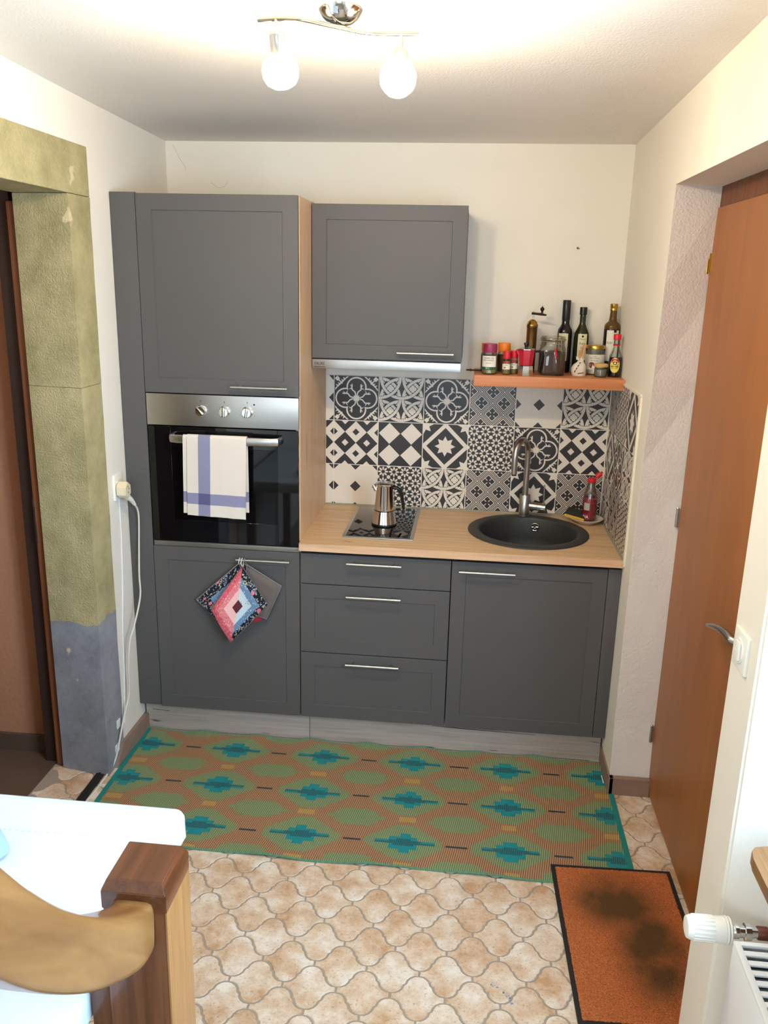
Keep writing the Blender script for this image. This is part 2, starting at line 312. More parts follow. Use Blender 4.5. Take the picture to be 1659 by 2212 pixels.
def tube(bm, pts, r, seg=12, cap=True, sq=(1, 1)):
    pts = [Vector(p) for p in pts]; n = len(pts); rs = r if isinstance(r, (list, tuple)) else [r]*n; rings = []; a = None
    for i, p in enumerate(pts):
        d = (pts[min(i+1, n-1)]-pts[max(i-1, 0)]).normalized()
        if a is None: a, b_ = frame_for(d)
        else:
            a = (a-d*a.dot(d)).normalized(); b_ = d.cross(a).normalized()
        rings.append([bm.verts.new(p+(a*math.cos(2*PI*k/seg)*sq[0]+b_*math.sin(2*PI*k/seg)*sq[1])*rs[i]) for k in range(seg)])
    for i in range(n-1):
        for k in range(seg): bm.faces.new((rings[i][k], rings[i][(k+1) % seg], rings[i+1][(k+1) % seg], rings[i+1][k]))
    if cap: bm.faces.new(rings[0][::-1]); bm.faces.new(rings[-1])
    return bm
def cyl(bm, p0, p1, r0, r1=None, seg=20): return tube(bm, [p0, p1], [r0, r0 if r1 is None else r1], seg)
def lathe(bm, prof, cx, cy, seg=28, cap0=True, cap1=True, axis='z', sq=1.0):
    """prof: list of (r, h)"""
    rings = []
    for r, h in prof:
        r = max(r, 0.0001); ring = []
        for k in range(seg):
            t = 2*PI*k/seg; ring.append(bm.verts.new((cx+r*math.cos(t), cy+r*math.sin(t)*sq, h)))
        rings.append(ring)
    for i in range(len(rings)-1):
        for k in range(seg): bm.faces.new((rings[i][k], rings[i][(k+1) % seg], rings[i+1][(k+1) % seg], rings[i+1][k]))
    if cap0: bm.faces.new(rings[0][::-1])
    if cap1: bm.faces.new(rings[-1])
    return bm
def arc_patch(bm, cx, cy, r, z0, z1, a0, a1, seg=10, hole=None):
    A = [math.radians(a0+(a1-a0)*i/seg) for i in range(seg+1)]
    lo = [bm.verts.new((cx+r*math.cos(a), cy+r*math.sin(a), z0)) for a in A]; hi = [bm.verts.new((cx+r*math.cos(a), cy+r*math.sin(a), z1)) for a in A]
    for i in range(seg): bm.faces.new((lo[i], lo[i+1], hi[i+1], hi[i]))
    return bm
def oval_patch(bm, cx, cy, r, zc, w, h, ang, n=28):
    A0 = math.radians(ang); vs = []
    for i in range(n):
        t = 2*PI*i/n; a = A0+w*math.cos(t)/r; vs.append(bm.verts.new((cx+r*math.cos(a), cy+r*math.sin(a), zc+h*math.sin(t))))
    c = bm.verts.new((cx+r*math.cos(A0), cy+r*math.sin(A0), zc))
    for i in range(n): bm.faces.new((c, vs[i], vs[(i+1) % n]))
    return bm
_font_cache = {}
def text_pts(s, size):
    cu = bpy.data.curves.new('t', 'FONT'); cu.body = s; cu.size = size; cu.align_x = 'CENTER'; cu.align_y = 'CENTER'; cu.resolution_u = 3
    o = bpy.data.objects.new('t', cu); me = bpy.data.meshes.new_from_object(o)
    V = [tuple(v.co) for v in me.vertices]; F = [tuple(p.vertices) for p in me.polygons]
    bpy.data.objects.remove(o); bpy.data.curves.remove(cu); bpy.data.meshes.remove(me); return V, F
def text_flat(bm, s, size, cx, y, cz, sx=1.0):
    V, F = text_pts(s, size); vs = [bm.verts.new((cx+a*sx, y, cz+b)) for a, b, _ in V]
    for f in F:
        try: bm.faces.new([vs[i] for i in f])
        except ValueError: pass
    return bm
def text_wrap(bm, s, size, cx, cy, r, zc, ang, sx=1.0):
    V, F = text_pts(s, size); A0 = math.radians(ang); vs = []
    for a, b, _ in V:
        t = A0+a*sx/r; vs.append(bm.verts.new((cx+r*math.cos(t), cy+r*math.sin(t), zc+b)))
    for f in F:
        try: bm.faces.new([vs[i] for i in f])
        except ValueError: pass
    return bm
def obj(name, bm, material, parent=None, smooth=40, origin=None, label=None):
    base = Vector((0, 0, 0))
    if parent is not None:
        p = parent
        while p.parent is not None: p = p.parent
        base = p.location.copy()
    elif origin is not None: base = Vector(origin)
    bmesh.ops.recalc_face_normals(bm, faces=bm.faces[:])
    bmesh.ops.translate(bm, verts=bm.verts[:], vec=-base)
    me = bpy.data.meshes.new(name); bm.to_mesh(me); bm.free()
    if isinstance(material, str): material = M[material]
    me.materials.append(material)
    if smooth:
        me.polygons.foreach_set('use_smooth', [True]*len(me.polygons)); me.set_sharp_from_angle(angle=math.radians(smooth))
    o = bpy.data.objects.new(name, me); COL.objects.link(o)
    if parent is not None: o.parent = parent
    else: o.location = base
    if label: o['label'] = label
    return o
def thing(name, label, cat, loc, group=None):
    o = bpy.data.objects.new(name, None); COL.objects.link(o); o.location = loc; o.empty_display_size = 0.05
    o['label'] = label; o['category'] = cat
    if group: o['group'] = group
    return o
def solo(name, bm, material, label, cat, origin, group=None, smooth=40):
    o = obj(name, bm, material, None, smooth, origin); o['label'] = label; o['category'] = cat
    if group: o['group'] = group
    return o
def struct(name, bm, material, label=None, origin=(0, 0, 0), smooth=None):
    o = obj(name, bm, material, None, smooth, origin); o['kind'] = 'structure'
    if label: o['label'] = label
    return o
def dup(root, loc, label, group=None):
    r = root.copy(); COL.objects.link(r); r.location = loc; r['label'] = label
    if group: r['group'] = group
    for ch in list(root.children):
        c = ch.copy(); COL.objects.link(c); c.parent = r
        for g in list(ch.children):
            d = g.copy(); COL.objects.link(d); d.parent = c
    return r

# ------------------------------------------------------------------ setting
XL, XR, YB = -0.70, 1.252, 0.602
def ZC(y): return 2.4465+0.026*(0.595-y)          # the ceiling rises slightly towards the room
# floor with its ogee tiles
bm = nb(); box(bm, -0.95, 1.75, -4.6, 0.65, -0.12, -0.0025); floor = struct('floor', bm, 'grout', 'tiled floor of sand-coloured ogee tiles')
def ogee_mesh():
    h = 0.009; q = []
    for i in range(5):
        t = math.radians(86)*i/4; q.append((0.0345*math.sin(t), 0.0755-0.0325*(1-math.cos(t))))
    q2 = [(0.07575-x, 0.0845-y) for x, y in q[::-1]]   # point symmetric half
    quad = q+q2                                        # (0,.0755) -> (.07575,.009)
    out = quad+[(x, -y) for x, y in quad[::-1]]+[(-x, -y) for x, y in quad[1:]]+[(-x, y) for x, y in quad[::-1][:-1]]
    g = 0.0029; b = bmesh.new(); n = len(out)
    cen = []
    for i in range(n):
        a = Vector(out[i-1]+(0,)); c = Vector(out[(i+1) % n]+(0,)); d = (c-a).normalized(); nrm = Vector((-d.y, d.x, 0))
        p = Vector(out[i]+(0,)); s = 1 if nrm.dot(-p) > 0 else -1; cen.append((p, nrm*s))
    top = [b.verts.new(p+m*(g+0.0018)+Vector((0, 0, 0.0002))) for p, m in cen]; bot = [b.verts.new(p+m*g+Vector((0, 0, -0.0027))) for p, m in cen]
    b.faces.new(top)
    for i in range(n): b.faces.new((bot[i], bot[(i+1) % n], top[(i+1) % n], top[i]))
    bmesh.ops.recalc_face_normals(b, faces=b.faces[:])
    me = bpy.data.meshes.new('tile'); b.to_mesh(me); b.free(); me.materials.append(M['floor_tile']); return me
om = ogee_mesh()
row = 0
for j in range(-16, 21):
    y = -0.814-0.0845*j
    for i in range(-6, 11):
        x = -0.0315+0.1515*i+(0.07575 if j % 2 else 0)+0.07575
        if not (-1.02 < x < 1.45 and -2.45 < y < 0.1): continue
        if y < -1.62 and (x < 0.12 or x > 1.20): continue
        if x < -0.66 and y < -0.75: continue
        if -0.58 < x < 1.17 and -0.61 < y < 0.1: continue      # wholly under the rug and the cupboards
        if x > 1.33 and (y > -0.12 or y < -1.28): continue
        if x < -0.72 and y > -0.17: continue
        o = bpy.data.objects.new('tile', om); COL.objects.link(o); o.location = (x, y, random.uniform(-0.0004, 0.0004)); o.parent = floor; row += 1
bm = nb(); hexa(bm, [(-1.3, -4.7, ZC(-4.7)), (1.8, -4.7, ZC(-4.7)), (-1.3, 0.7, ZC(0.7)), (1.8, 0.7, ZC(0.7)), (-1.3, -4.7, ZC(-4.7)+.12), (1.8, -4.7, ZC(-4.7)+.12), (-1.3, 0.7, ZC(0.7)+.12), (1.8, 0.7, ZC(0.7)+.12)])
struct('ceiling', bm, 'ceiling', 'white rough plastered ceiling')
bm = nb(); box(bm, XL-0.2, XR+0.5, YB, YB+0.1, -0.1, 2.6); wall_back = struct('wall_back', bm, 'wall', 'cream painted back wall')
# left wall: pieces round the stone doorway (slightly slanting in plan)
bm = nb()
hexa(bm, [(-0.95, -0.17, 0), (XL, -0.175, 0), (-0.95, 0.65, 0), (-0.69, 0.65, 0), (-0.95, -0.15, 2.6), (XL, -0.150, 2.6), (-0.95, 0.65, 2.6), (-0.69, 0.65, 2.6)])
box(bm, -0.95, XL, -1.40, -0.1505, 2.315, 2.6)
box(bm, -0.95, XL, -4.6, -1.40, 0, 2.6)
struct('wall_left', bm, 'wall', 'white left wall with a stone framed doorway')
# right wall
bm = nb()
ry = [(0, -0.168), (0.3, -0.148), (0.9, -0.142), (1.3, -0.150), (1.6, -0.180), (1.9, -0.198), (2.214, -0.207)]
ry2 = [-0.168, -0.143, -0.143, -0.136, -0.140, -0.134, -0.160]       # where the reveal meets the door
def vband(bm, x0, x1, prof, yb, inner=None):
    inner = inner or [p[1] for p in prof]
    for i in range(len(prof)-1):
        (z0, ya), (z1, yc) = prof[i], prof[i+1]; ia, ic = inner[i], inner[i+1]
        hexa(bm, [(x0, ya, z0), (x1, ia, z0), (x0, yb, z0), (x1, yb, z0), (x0, yc, z1), (x1, ic, z1), (x0, yb, z1), (x1, yb, z1)])
vband(bm, XR, 1.43, ry, 0.65, ry2)
wr = struct('wall_right', bm, 'wall_rough', 'rough plastered white right wall', smooth=None)
bm = nb(); box(bm, XR-0.0012, 1.9, -1.465, 0.65, 2.214, 2.6); box(bm, XR, 1.9, -4.6, -1.465, 2.20, 2.6); obj('wall_head', bm, 'wall', wr, None)
bm = nb(); vband(bm, XR-0.0012, XR+0.0005, ry, 0.60); obj('smooth_strip', bm, 'wall', wr, None)
# pier between the doorway and the window niche, splayed on the niche side
bm = nb(); hexa(bm, [(XR, -1.465, 0), (1.50, -1.64, 0), (XR, -1.30, 0), (1.50, -1.30, 0), (XR, -1.462, 2.25), (1.50, -1.64, 2.25), (XR, -1.297, 2.25), (1.50, -1.30, 2.25)], 0.006)
obj('pier', bm, 'wall', wr, None)
# niche back wall with window opening
bm = nb(); box(bm, 1.43, 1.9, -4.6, -1.5, 0, 0.86); box(bm, 1.43, 1.9, -4.6, -2.72, 0.86, 2.2); box(bm, 1.43, 1.9, -2.72, -1.5, 2.12, 2.2)
box(bm, 1.43, 1.50, -1.66, -1.5, 0.86, 2.2); obj('niche_wall', bm, 'wall', wr, None)
bm = nb(); box(bm, 1.45, 1.55, -1.30, -0.14, 0, 2.214); obj('door_recess_back', bm, 'wall', wr, None)
# wall behind the camera with a window
bm = nb(); box(bm, -1.0, -0.35, -4.6, -4.5, 0, 2.7); box(bm, 1.05, 1.9, -4.6, -4.5, 0, 2.7); box(bm, -0.35, 1.05, -4.6, -4.5, 0, 1.05); box(bm, -0.35, 1.05, -4.6, -4.5, 2.2, 2.7)
struct('wall_front', bm, 'wall', 'white wall behind the viewer with a window')
bm = nb()
for a in ((-0.35, -0.28, 1.05, 2.2), (0.98, 1.05, 1.05, 2.2), (0.32, 0.38, 1.05, 2.2)): box(bm, a[0], a[1], -4.57, -4.52, a[2], a[3], 0.004)
box(bm, -0.35, 1.05, -4.57, -4.52, 1.05, 1.12, 0.004); box(bm, -0.35, 1.05, -4.57, -4.52, 2.13, 2.2, 0.004)
struct('window_2', bm, 'win_frame', 'white framed casement window behind the viewer')
w1 = struct('window_1', (lambda b: [box(b, 1.46, 1.51, -2.72, -2.66, 0.86, 2.12, 0.004), box(b, 1.46, 1.51, -1.72, -1.66, 0.86, 2.12, 0.004), box(b, 1.46, 1.51, -2.72, -1.66, 0.86, 0.93, 0.004), box(b, 1.46, 1.51, -2.72, -1.66, 2.05, 2.12, 0.004), box(b, 1.465, 1.505, -2.22, -2.16, 0.9, 2.1, 0.004)][-1])(nb()), 'win_frame', 'white framed window in the right niche')
bm = nb(); box(bm, 1.483, 1.487, -2.68, -1.70, 0.90, 2.08); obj('pane', bm, 'pane', w1, None)
# hall beyond the left doorway
bm = nb(); box(bm, -2.6, -0.945, -2.6, -0.1, -0.12, 0.0012); struct('floor_2', bm, 'dark_floor', 'dark brown floor of the hall beyond the doorway')
bm = nb(); box(bm, -2.6, -0.965, -0.19, -0.10, 0, 2.6); box(bm, -2.7, -2.6, -2.6, -0.1, 0, 2.6); box(bm, -2.6, -0.95, -2.7, -2.6, 0, 2.6)
struct('wall_hall', bm, 'terracotta', 'terracotta plastered wall of the hall')
bm = nb(); box(bm, -2.7, -0.95, -2.7, -0.1, 2.35, 2.6); struct('ceiling_2', bm, 'terracotta', 'hall ceiling')
bm = nb(); box(bm, -2.6, -0.975, -0.205, -0.19, 0, 0.075, 0.003); struct('baseboard_hall', bm, 'dark_floor', 'dark skirting along the terracotta hall wall')
# door 2: frame of the hall door at the left
d2 = struct('door_2', (lambda b: [box(b, -0.935, -0.897, -0.285, -0.235, 0, 2.13, 0.006)][-1])(nb()), 'frame_orange', 'orange-brown frame of the left doorway')
bm = nb(); box(bm, -0.990, -0.935, -0.262, -0.20, 0, 2.35); obj('rebate', bm, 'rebate', d2, None)
bm = nb(); box(bm, -0.9365, -0.9345, -0.283, -0.262, 0.93, 1.10); box(bm, -0.936, -0.928, -0.2865, -0.2845, 0.93, 1.10, 0.0005); sp = obj('strike_plate', bm, 'steel', d2)
bm = nb(); box(bm, -0.934, -0.930, -0.2875, -0.286, 0.95, 0.985); box(bm, -0.934, -0.930, -0.2875, -0.286, 1.03, 1.07); obj('latch_hole', bm, 'grey_in', sp)
# painted stone surround
t1 = bpy.data.objects.new('trim_1', None); COL.objects.link(t1); t1.location = (-0.8, -0.25, 0); t1['kind'] = 'structure'; t1['label'] = 'olive painted sandstone surround of the left doorway with grey base'
def stone(zs, seed, lab=None):
    """jamb block between heights zs: wavy right edge against the plaster"""
    b = nb(); rnd = random.Random(seed); n = 12
    for i in range(n):
        z0 = zs[0]+(zs[1]-zs[0])*i/n; z1 = zs[0]+(zs[1]-zs[0])*(i+1)/n
        def e(z): return -0.178+0.020*(z/2.3)+0.0015*math.sin(z*31+seed)+0.001*math.sin(z*83)
        def k(z): return -0.334+0.012*min(1, max(0, (z)/2.2))
        hexa(b, [(-0.90, -0.300, z0), (XL+0.003, k(z0), z0), (-0.90, -0.15, z0), (XL+0.003, e(z0), z0), (-0.90, -0.300, z1), (XL+0.003, k(z1), z1), (-0.90, -0.15, z1), (XL+0.003, e(z1), z1)])
    bmesh.ops.remove_doubles(b, verts=b.verts[:], dist=0.0002)
    return b
obj('stone', stone((0.0, 1.518), 1), 'stone', t1, None); obj('stone', stone((1.5195, 2.153), 4), 'stone', t1, None)
bm = nb(); box(bm, -0.90, XL+0.003, -1.40, -0.158, 2.155, 2.316, 0.003); obj('stone', bm, 'stone', t1, None)
bm = nb(); box(bm, -0.90, XL+0.003, -1.40, -1.20, 0, 2.152, 0.003); obj('stone', bm, 'stone', t1, None)
bm = nb(); box(bm, -0.752, -0.718, -1.2, -0.275, -0.003, 0.006, 0.002); box(bm, -0.738, -0.732, -1.2, -0.275, 0.005, 0.011, 0.001); struct('trim_2', bm, 'rubber', 'black metal threshold strip in the left doorway')
# baseboards
bm = nb(); hexa(bm, [(-0.71, -0.275, 0), (-0.686, -0.275, 0), (-0.71, 0.06, 0), (-0.676, 0.06, 0), (-0.71, -0.20, 0.072), (-0.688, -0.20, 0.072), (-0.71, 0.06, 0.072), (-0.678, 0.06, 0.072)]); struct('baseboard_left', bm, 'brown_base', 'brown baseboard on the left wall')
bm = nb(); box(bm, XR-0.006, 1.40, -0.188, -0.165, 0, 0.072, 0.002); box(bm, XR-0.008, XR+0.01, -0.188, 0.06, 0, 0.072, 0.002); struct('baseboard_right', bm, 'brown_base', 'brown baseboard round the right wall corner')
# right door
d1 = struct('door_1', (lambda b: box(b, 1.40, 1.44, -1.06, -0.146, 0.012, 2.150, 0.003))(nb()), 'door', 'brown veneered flush door in the right recess')
bm = nb(); box(bm, 1.405, 1.455, -1.30, -0.15, 2.150, 2.222, 0.003); box(bm, 1.41, 1.455, -1.30, -1.066, 0, 2.15); obj('door_frame', bm, 'door_dark', d1, None)
for z in (1.98, 1.112, 0.253):
    bm = nb(); cyl(bm, (1.391, -0.150, z-0.034), (1.391, -0.150, z+0.034), 0.0055, seg=14)
    for dz in (-0.012, 0.012): cyl(bm, (1.391, -0.150, z+dz-0.0008), (1.391, -0.150, z+dz+0.0008), 0.0064, seg=14)
    cyl(bm, (1.391, -0.150, z+0.034), (1.391, -0.150, z+0.040), 0.0045, 0.001, 12); box(bm, 1.394, 1.402, -0.156, -0.144, z-0.03, z+0.03)
    obj('hinge', bm, 'brass' if z > 1.5 else 'steel', d1)
bm = nb(); tube(bm, [(1.40, -0.975, 1.00), (1.372, -0.975, 1.00), (1.36, -0.965, 1.002), (1.357, -0.93, 1.004), (1.357, -0.87, 0.994), (1.358, -0.80, 0.972), (1.36, -0.745, 0.952)], [0.009, 0.009, 0.010, 0.010, 0.0085, 0.007, 0.004], 12, sq=(1, 1.1)); cyl(bm, (1.400, -0.975, 1.0), (1.394, -0.975, 1.0), 0.024)
obj('handle', bm, 'nickel', d1)
bm = nb(); box(bm, 1.396, 1.401, -1.0, -0.955, 0.90, 1.03, 0.002); obj('handle_plate', bm, 'nickel', d1)

bm = nb(); tube(bm, [(-0.660, 0.6018, 2.432), (-0.645, 0.6018, 2.405), (-0.632, 0.6018, 2.378), (-0.612, 0.6018, 2.352), (-0.606, 0.6018, 2.33)], 0.0004, 5); obj('crack', bm, 'ink_grey', wall_back, None)
bm = nb(); tube(bm, [(-0.50, 0.6018, 2.285), (-0.465, 0.6018, 2.262), (-0.44, 0.6018, 2.268), (-0.425, 0.6018, 2.29)], 0.0004, 5); obj('crack', bm, 'ink_grey', wall_back, None)
bm = nb(); rp_ = random.Random(11)
for (px_, py_) in ((0.778, -1.168), (0.786, -1.170), (0.795, -1.172), (0.812, -1.190), (0.822, -1.201), (0.826, -1.206), (0.833, -1.222)):
    for q in range(3):
        r_ = rp_.uniform(0.0012, 0.0032); ox_, oy_ = rp_.uniform(-.004, .004), rp_.uniform(-.003, .003); cyl(bm, (px_+ox_, py_+oy_, 0), (px_+ox_, py_+oy_, 0.0009), r_, seg=8)
o = obj('paint_splash', bm, mat('blue_paint', '#8CA4C4', 0.6), floor, None); o['kind'] = 'stuff'

# ------------------------------------------------------------------ wall tiles
NP = 320
_y, _x = np.mgrid[0:NP, 0:NP]; PX = (_x+0.5)/NP*2-1; PY = (_y+0.5)/NP*2-1; AA = 1.6/NP*2
def cov(d): return np.clip(0.5-d/AA, 0, 1)
def segd(x, y, pts, r0, r1):
    d = np.full_like(x, 9.0); n = len(pts)-1
    for i in range(n):
        ax, ay = pts[i]; bx, by = pts[i+1]; ux, uy = bx-ax, by-ay; L = ux*ux+uy*uy+1e-9
        t = np.clip(((x-ax)*ux+(y-ay)*uy)/L, 0, 1); rr = r0+(r1-r0)*((i+t)/n)
        d = np.minimum(d, np.hypot(x-ax-ux*t, y-ay-uy*t)-rr)
    return d
def star8(x, y, R, k=0.62):
    th = np.arctan2(y, x); r = np.hypot(x, y); t = np.abs(((th/(PI/4))+0.5) % 1-0.5)*2*(PI/8)   # 0 at tips, pi/8 at valleys
    # straight edge from tip (R,0) to valley (kR, pi/8)
    vx, vy = k*R*math.cos(PI/8), k*R*math.sin(PI/8); nx, ny = vy, (R-vx); L = math.hypot(nx, ny)
    return ((r*np.cos(t)-R)*nx+(r*np.sin(t))*ny)/L
def pat(kind):
    x, y = PX, PY; X, Y = np.abs(x), np.abs(y); a, b = np.maximum(X, Y), np.minimum(X, Y)
    if kind == 'A':
        q = np.minimum(np.hypot(X-0.5, Y), np.hypot(X, Y-0.5))-0.46
        L = cov(np.abs(q+0.035)-0.035)
        L = np.maximum(L, cov(a-0.085))
        L = np.maximum(L, cov(segd(a, b, [(.09, .03), (.19, .04), (.28, .07), (.34, .14), (.385, .2), (.47, .22), (.55, .2), (.62, .21)], .03, .028)))
        L = np.maximum(L, cov(segd(a, b, [(.44, .2), (.44, .27), (.40, .33)], .03, .012)))
        L = np.maximum(L, cov(segd(a, b, [(.52, .2), (.56, .26), (.60, .30)], .03, .006)))
        L = np.maximum(L, cov(np.abs(a-0.87)+np.abs(b-0.87)-0.12))
        L = np.maximum(L, cov(np.hypot(a-0.93, b-0.87)-0.05))
        L = np.maximum(L, cov(segd(a, b, [(.80, .80), (.66, .66)], .03, .03)))
        L = np.maximum(L, cov(segd(a, b, [(.70, .68), (.78, .60), (.86, .52), (.93, .42)], .045, .02)))
        L = np.maximum(L, cov(segd(a, b, [(.84, .54), (.93, .60)], .04, .012)))
        L = np.maximum(L, cov(segd(a, b, [(.76, .62), (.84, .68)], .04, .012)))
        L = np.maximum(L, cov(segd(a, b, [(.93, .44), (.97, .36)], .035, .01)))
    elif kind == 'B':
        p = ((x+1) % 1)*2-1; q = ((y+1) % 1)*2-1; P, Q = np.abs(p), np.abs(q); L = np.zeros_like(x)
        # overlapping circles about the four cell corners, with a thin dark centre line
        for cx, cy in ((-1, -1), (1, -1), (1, 1), (-1, 1)):
            d = np.hypot(p-cx, q-cy)-1.87
            L = L*(1-cov(np.abs(d)-0.155)); L = np.maximum(L, cov(np.abs(d)-0.115)*(1-0.25*cov(np.abs(d)-0.012)))
        out = np.maximum.reduce([np.hypot(p-cx, q-cy) for cx, cy in ((-1, -1), (1, -1), (1, 1), (-1, 1))])
        cl = np.minimum(np.hypot(P-0.17, Q), np.hypot(P, Q-0.17))-0.17
        L = np.maximum(L, cov(cl)*0.97)
        for dx, dy in ((.50, .66), (.68, .62), (.60, .50)): L = np.maximum(L, cov(np.hypot(P-dx, Q-dy)-0.065))
    elif kind == 'C':
        u = (x-0.5-y)/1.0; v = (x-0.5+y)/1.0; u = (u+0.5) % 1-0.5; v = (v+0.5) % 1-0.5; s = np.maximum(np.abs(u), np.abs(v))
        fx, fy = np.abs((u+v)/2), np.abs((v-u)/2)
        def rg(a0, a1): return cov(np.abs(s-(a0+a1)/2)-(a1-a0)/2)
        L = np.maximum.reduce([rg(.478, .53), rg(.395, .430), rg(.292, .345)])
        fl = np.minimum.reduce([np.hypot(fx-0.085, fy)-0.062, np.hypot(fx, fy-0.085)-0.062, np.hypot(fx-0.115, fy)-0.038-0*fx, np.hypot(fx, fy-0.115)-0.038, fx+fy-0.05])
        L = np.where(s < .292, cov(np.abs(fx-fy)-0.020)*cov(0.052-np.maximum(fx, fy)), L)
        L = np.where((s < .292) & (np.hypot(fx-.075, fy-.075) < .026), 1.0, L)
    elif kind == 'D':
        d = X+Y-0.25
        for cx, cy in ((0, 1), (1, 0), (1, 1)): d = np.minimum(d, np.abs(X-cx)+np.abs(Y-cy)-0.22)
        L = 1-cov(d/1.414)
    elif kind == 'E':
        s1 = np.floor(x-y+0.5+8).astype(int); s2 = np.floor(x+y+0.5+8).astype(int)
        u = (x-y+0.5) % 1-0.5; v = (x+y+0.5) % 1-0.5; s = np.maximum(np.abs(u), np.abs(v))
        par = (s1+s2) % 2   # diamonds centred on half-integer lattice
        L = np.where(par == 0, cov(0.22-s), cov(s-0.22)); L = np.where(par == 0, 1-cov(s-0.22), cov(s-0.22))
        # diamonds sit at (0,.5),( .5,0): shift lattice
        u = (x-y+1.0) % 1-0.5; v = (x+y+1.0) % 1-0.5; k1 = np.floor(x-y+1.0+8).astype(int); k2 = np.floor(x+y+1.0+8).astype(int)
        s = np.maximum(np.abs(u), np.abs(v)); par = (k1+k2) % 2
        L = np.where(par == 0, 1-cov(s-0.16), cov(s-0.16))
        L = np.where(par == 0, L, L)
    elif kind == 'F':
        L = cov((np.abs(X-0.5)+np.abs(Y-0.5)-0.485)/1.414)
    elif kind == 'G':
        s = X+Y; L = cov((np.abs(s-0.97)-0.125)/1.414); L = np.maximum(L, cov(star8(x, y, 0.47, 0.60)))
        L = np.maximum(L, cov(star8(X-1, Y-1, 0.47, 0.60)))
    else:
        p = ((x+1) % 0.5)-0.25; q = ((y+1) % 0.5)-0.25; L = np.zeros_like(x)
        for k in range(8):
            t = k*PI/4; cx, cy = 0.155*math.cos(t), 0.155*math.sin(t)
            dx, dy = (p-cx)*math.cos(t)+(q-cy)*math.sin(t), -(p-cx)*math.sin(t)+(q-cy)*math.cos(t)
            L = np.maximum(L, cov((np.sqrt((dx/0.082)**2+(dy/0.043)**2)-1)*0.045))
        p2 = ((x+1.25) % 0.5)-0.25; q2 = ((y+1.25) % 0.5)-0.25; L = np.maximum(L, cov(star8(p2, q2, 0.10, 0.78)))
    if kind == 'E': L = 1-L
    dark = np.array([0.19, 0.175, 0.18]); light = np.array([0.90, 0.86, 0.80])
    return dark+(light-dark)*L[..., None]
TM = {k: img_mat('cement_tile_'+n, pat(k), 0.32) for k, n in zip('ABCDEFGH', ('quatrefoil', 'rings', 'lattice', 'dots', 'nested', 'harlequin', 'star', 'daisy'))}
def tile_bm(kind, x0, x1, z0, z1, y, u0=0.0, u1=1.0, v0=0.0, v1=1.0, side=False):
    """thin tile with planar uv; side=True lies in the right wall (x = y argument, running towards -y)"""
    b = bmesh.new(); T = 0.006; c = 0.0008
    if not side:
        fr = [(x0+c, y, z0+c), (x1-c, y, z0+c), (x1-c, y, z1-c), (x0+c, y, z1-c)]; bk = [(x0, y+T, z0), (x1, y+T, z0), (x1, y+T, z1), (x0, y+T, z1)]
    else:
        fr = [(y, x0-c, z0+c), (y, x1+c, z0+c), (y, x1+c, z1-c), (y, x0-c, z1-c)]; bk = [(y+T, x0, z0), (y+T, x1, z0), (y+T, x1, z1), (y+T, x0, z1)]
    F = [b.verts.new(p) for p in fr]; B = [b.verts.new(p) for p in bk]; uvl = b.loops.layers.uv.new('UVMap')
    UV = [(u0, v0), (u1, v0), (u1, v1), (u0, v1)]; m = {}
    for v, t in zip(F, UV): m[v] = t
    for v, t in zip(B, UV): m[v] = t
    b.faces.new(F)
    for i in range(4): b.faces.new((F[i], B[i], B[(i+1) % 4], F[(i+1) % 4]))
    for f in b.faces:
        for l in f.loops: l[uvl].uv = m[l.vert]
    return b
TX, TZ, TS = 0.037, 1.291, 0.201; g = 0.0011; YT = 0.594
bm = nb(); box(bm, 0.0, XR, YT+0.0012, YB+0.001, 0.90, 1.492); obj('grout', bm, 'tile_grout', wall_back, None)
layout = ['ABACDB', 'EFGHAE', 'DHBCGC']; left = 'DED'
for r in range(3):
    z1 = TZ+TS*(1-r); z0 = max(z1-TS, 0.903); v0 = 1-(z1-z0)/TS
    for c_, k in enumerate(layout[r]):
        x0 = TX+TS*c_; x1 = x0+TS; obj('tile', tile_bm(k, x0+g, min(x1, XR-0.006)-g, z0+g, z1-g, YT, 0, 1, v0, 1), TM[k], wall_back, None)
    obj('tile', tile_bm(left[r], 0.001, TX-g, z0+g, z1-g, YT, 1-0.036/TS, 1, v0, 1), TM[left[r]], wall_back, None)
XT = XR-0.0065
bm = nb(); box(bm, XT+0.0012, XR+0.001, -0.022, 0.60, 0.90, 1.519); obj('grout', bm, 'tile_grout', wr, None)
rows3 = ['CHG', 'GAB', 'BCH']; ys = [0.594, 0.3887, 0.1833, -0.022]
for r in range(3):
    z1 = TZ+0.010+TS*(1-r)+(0.016 if r == 0 else 0); z0 = max(TZ+0.010-TS*r, 0.903); v0 = 1-(z1-z0)/TS if r == 2 else 0
    for c_, k in enumerate(rows3[r]): obj('tile', tile_bm(k, ys[c_]-g, ys[c_+1]+g, z0+g, z1-g, XT, 0, 1, v0, 1, side=True), TM[k], wr, None)
bm = nb(); box(bm, XT-0.002, XR+0.002, -0.040, -0.022, 0.88, 1.519, 0.002); box(bm, XT-0.001, XR+0.002, -0.03, 0.594, 1.519, 1.527, 0.002); obj('edge_strip', bm, 'trim_paint', wr)

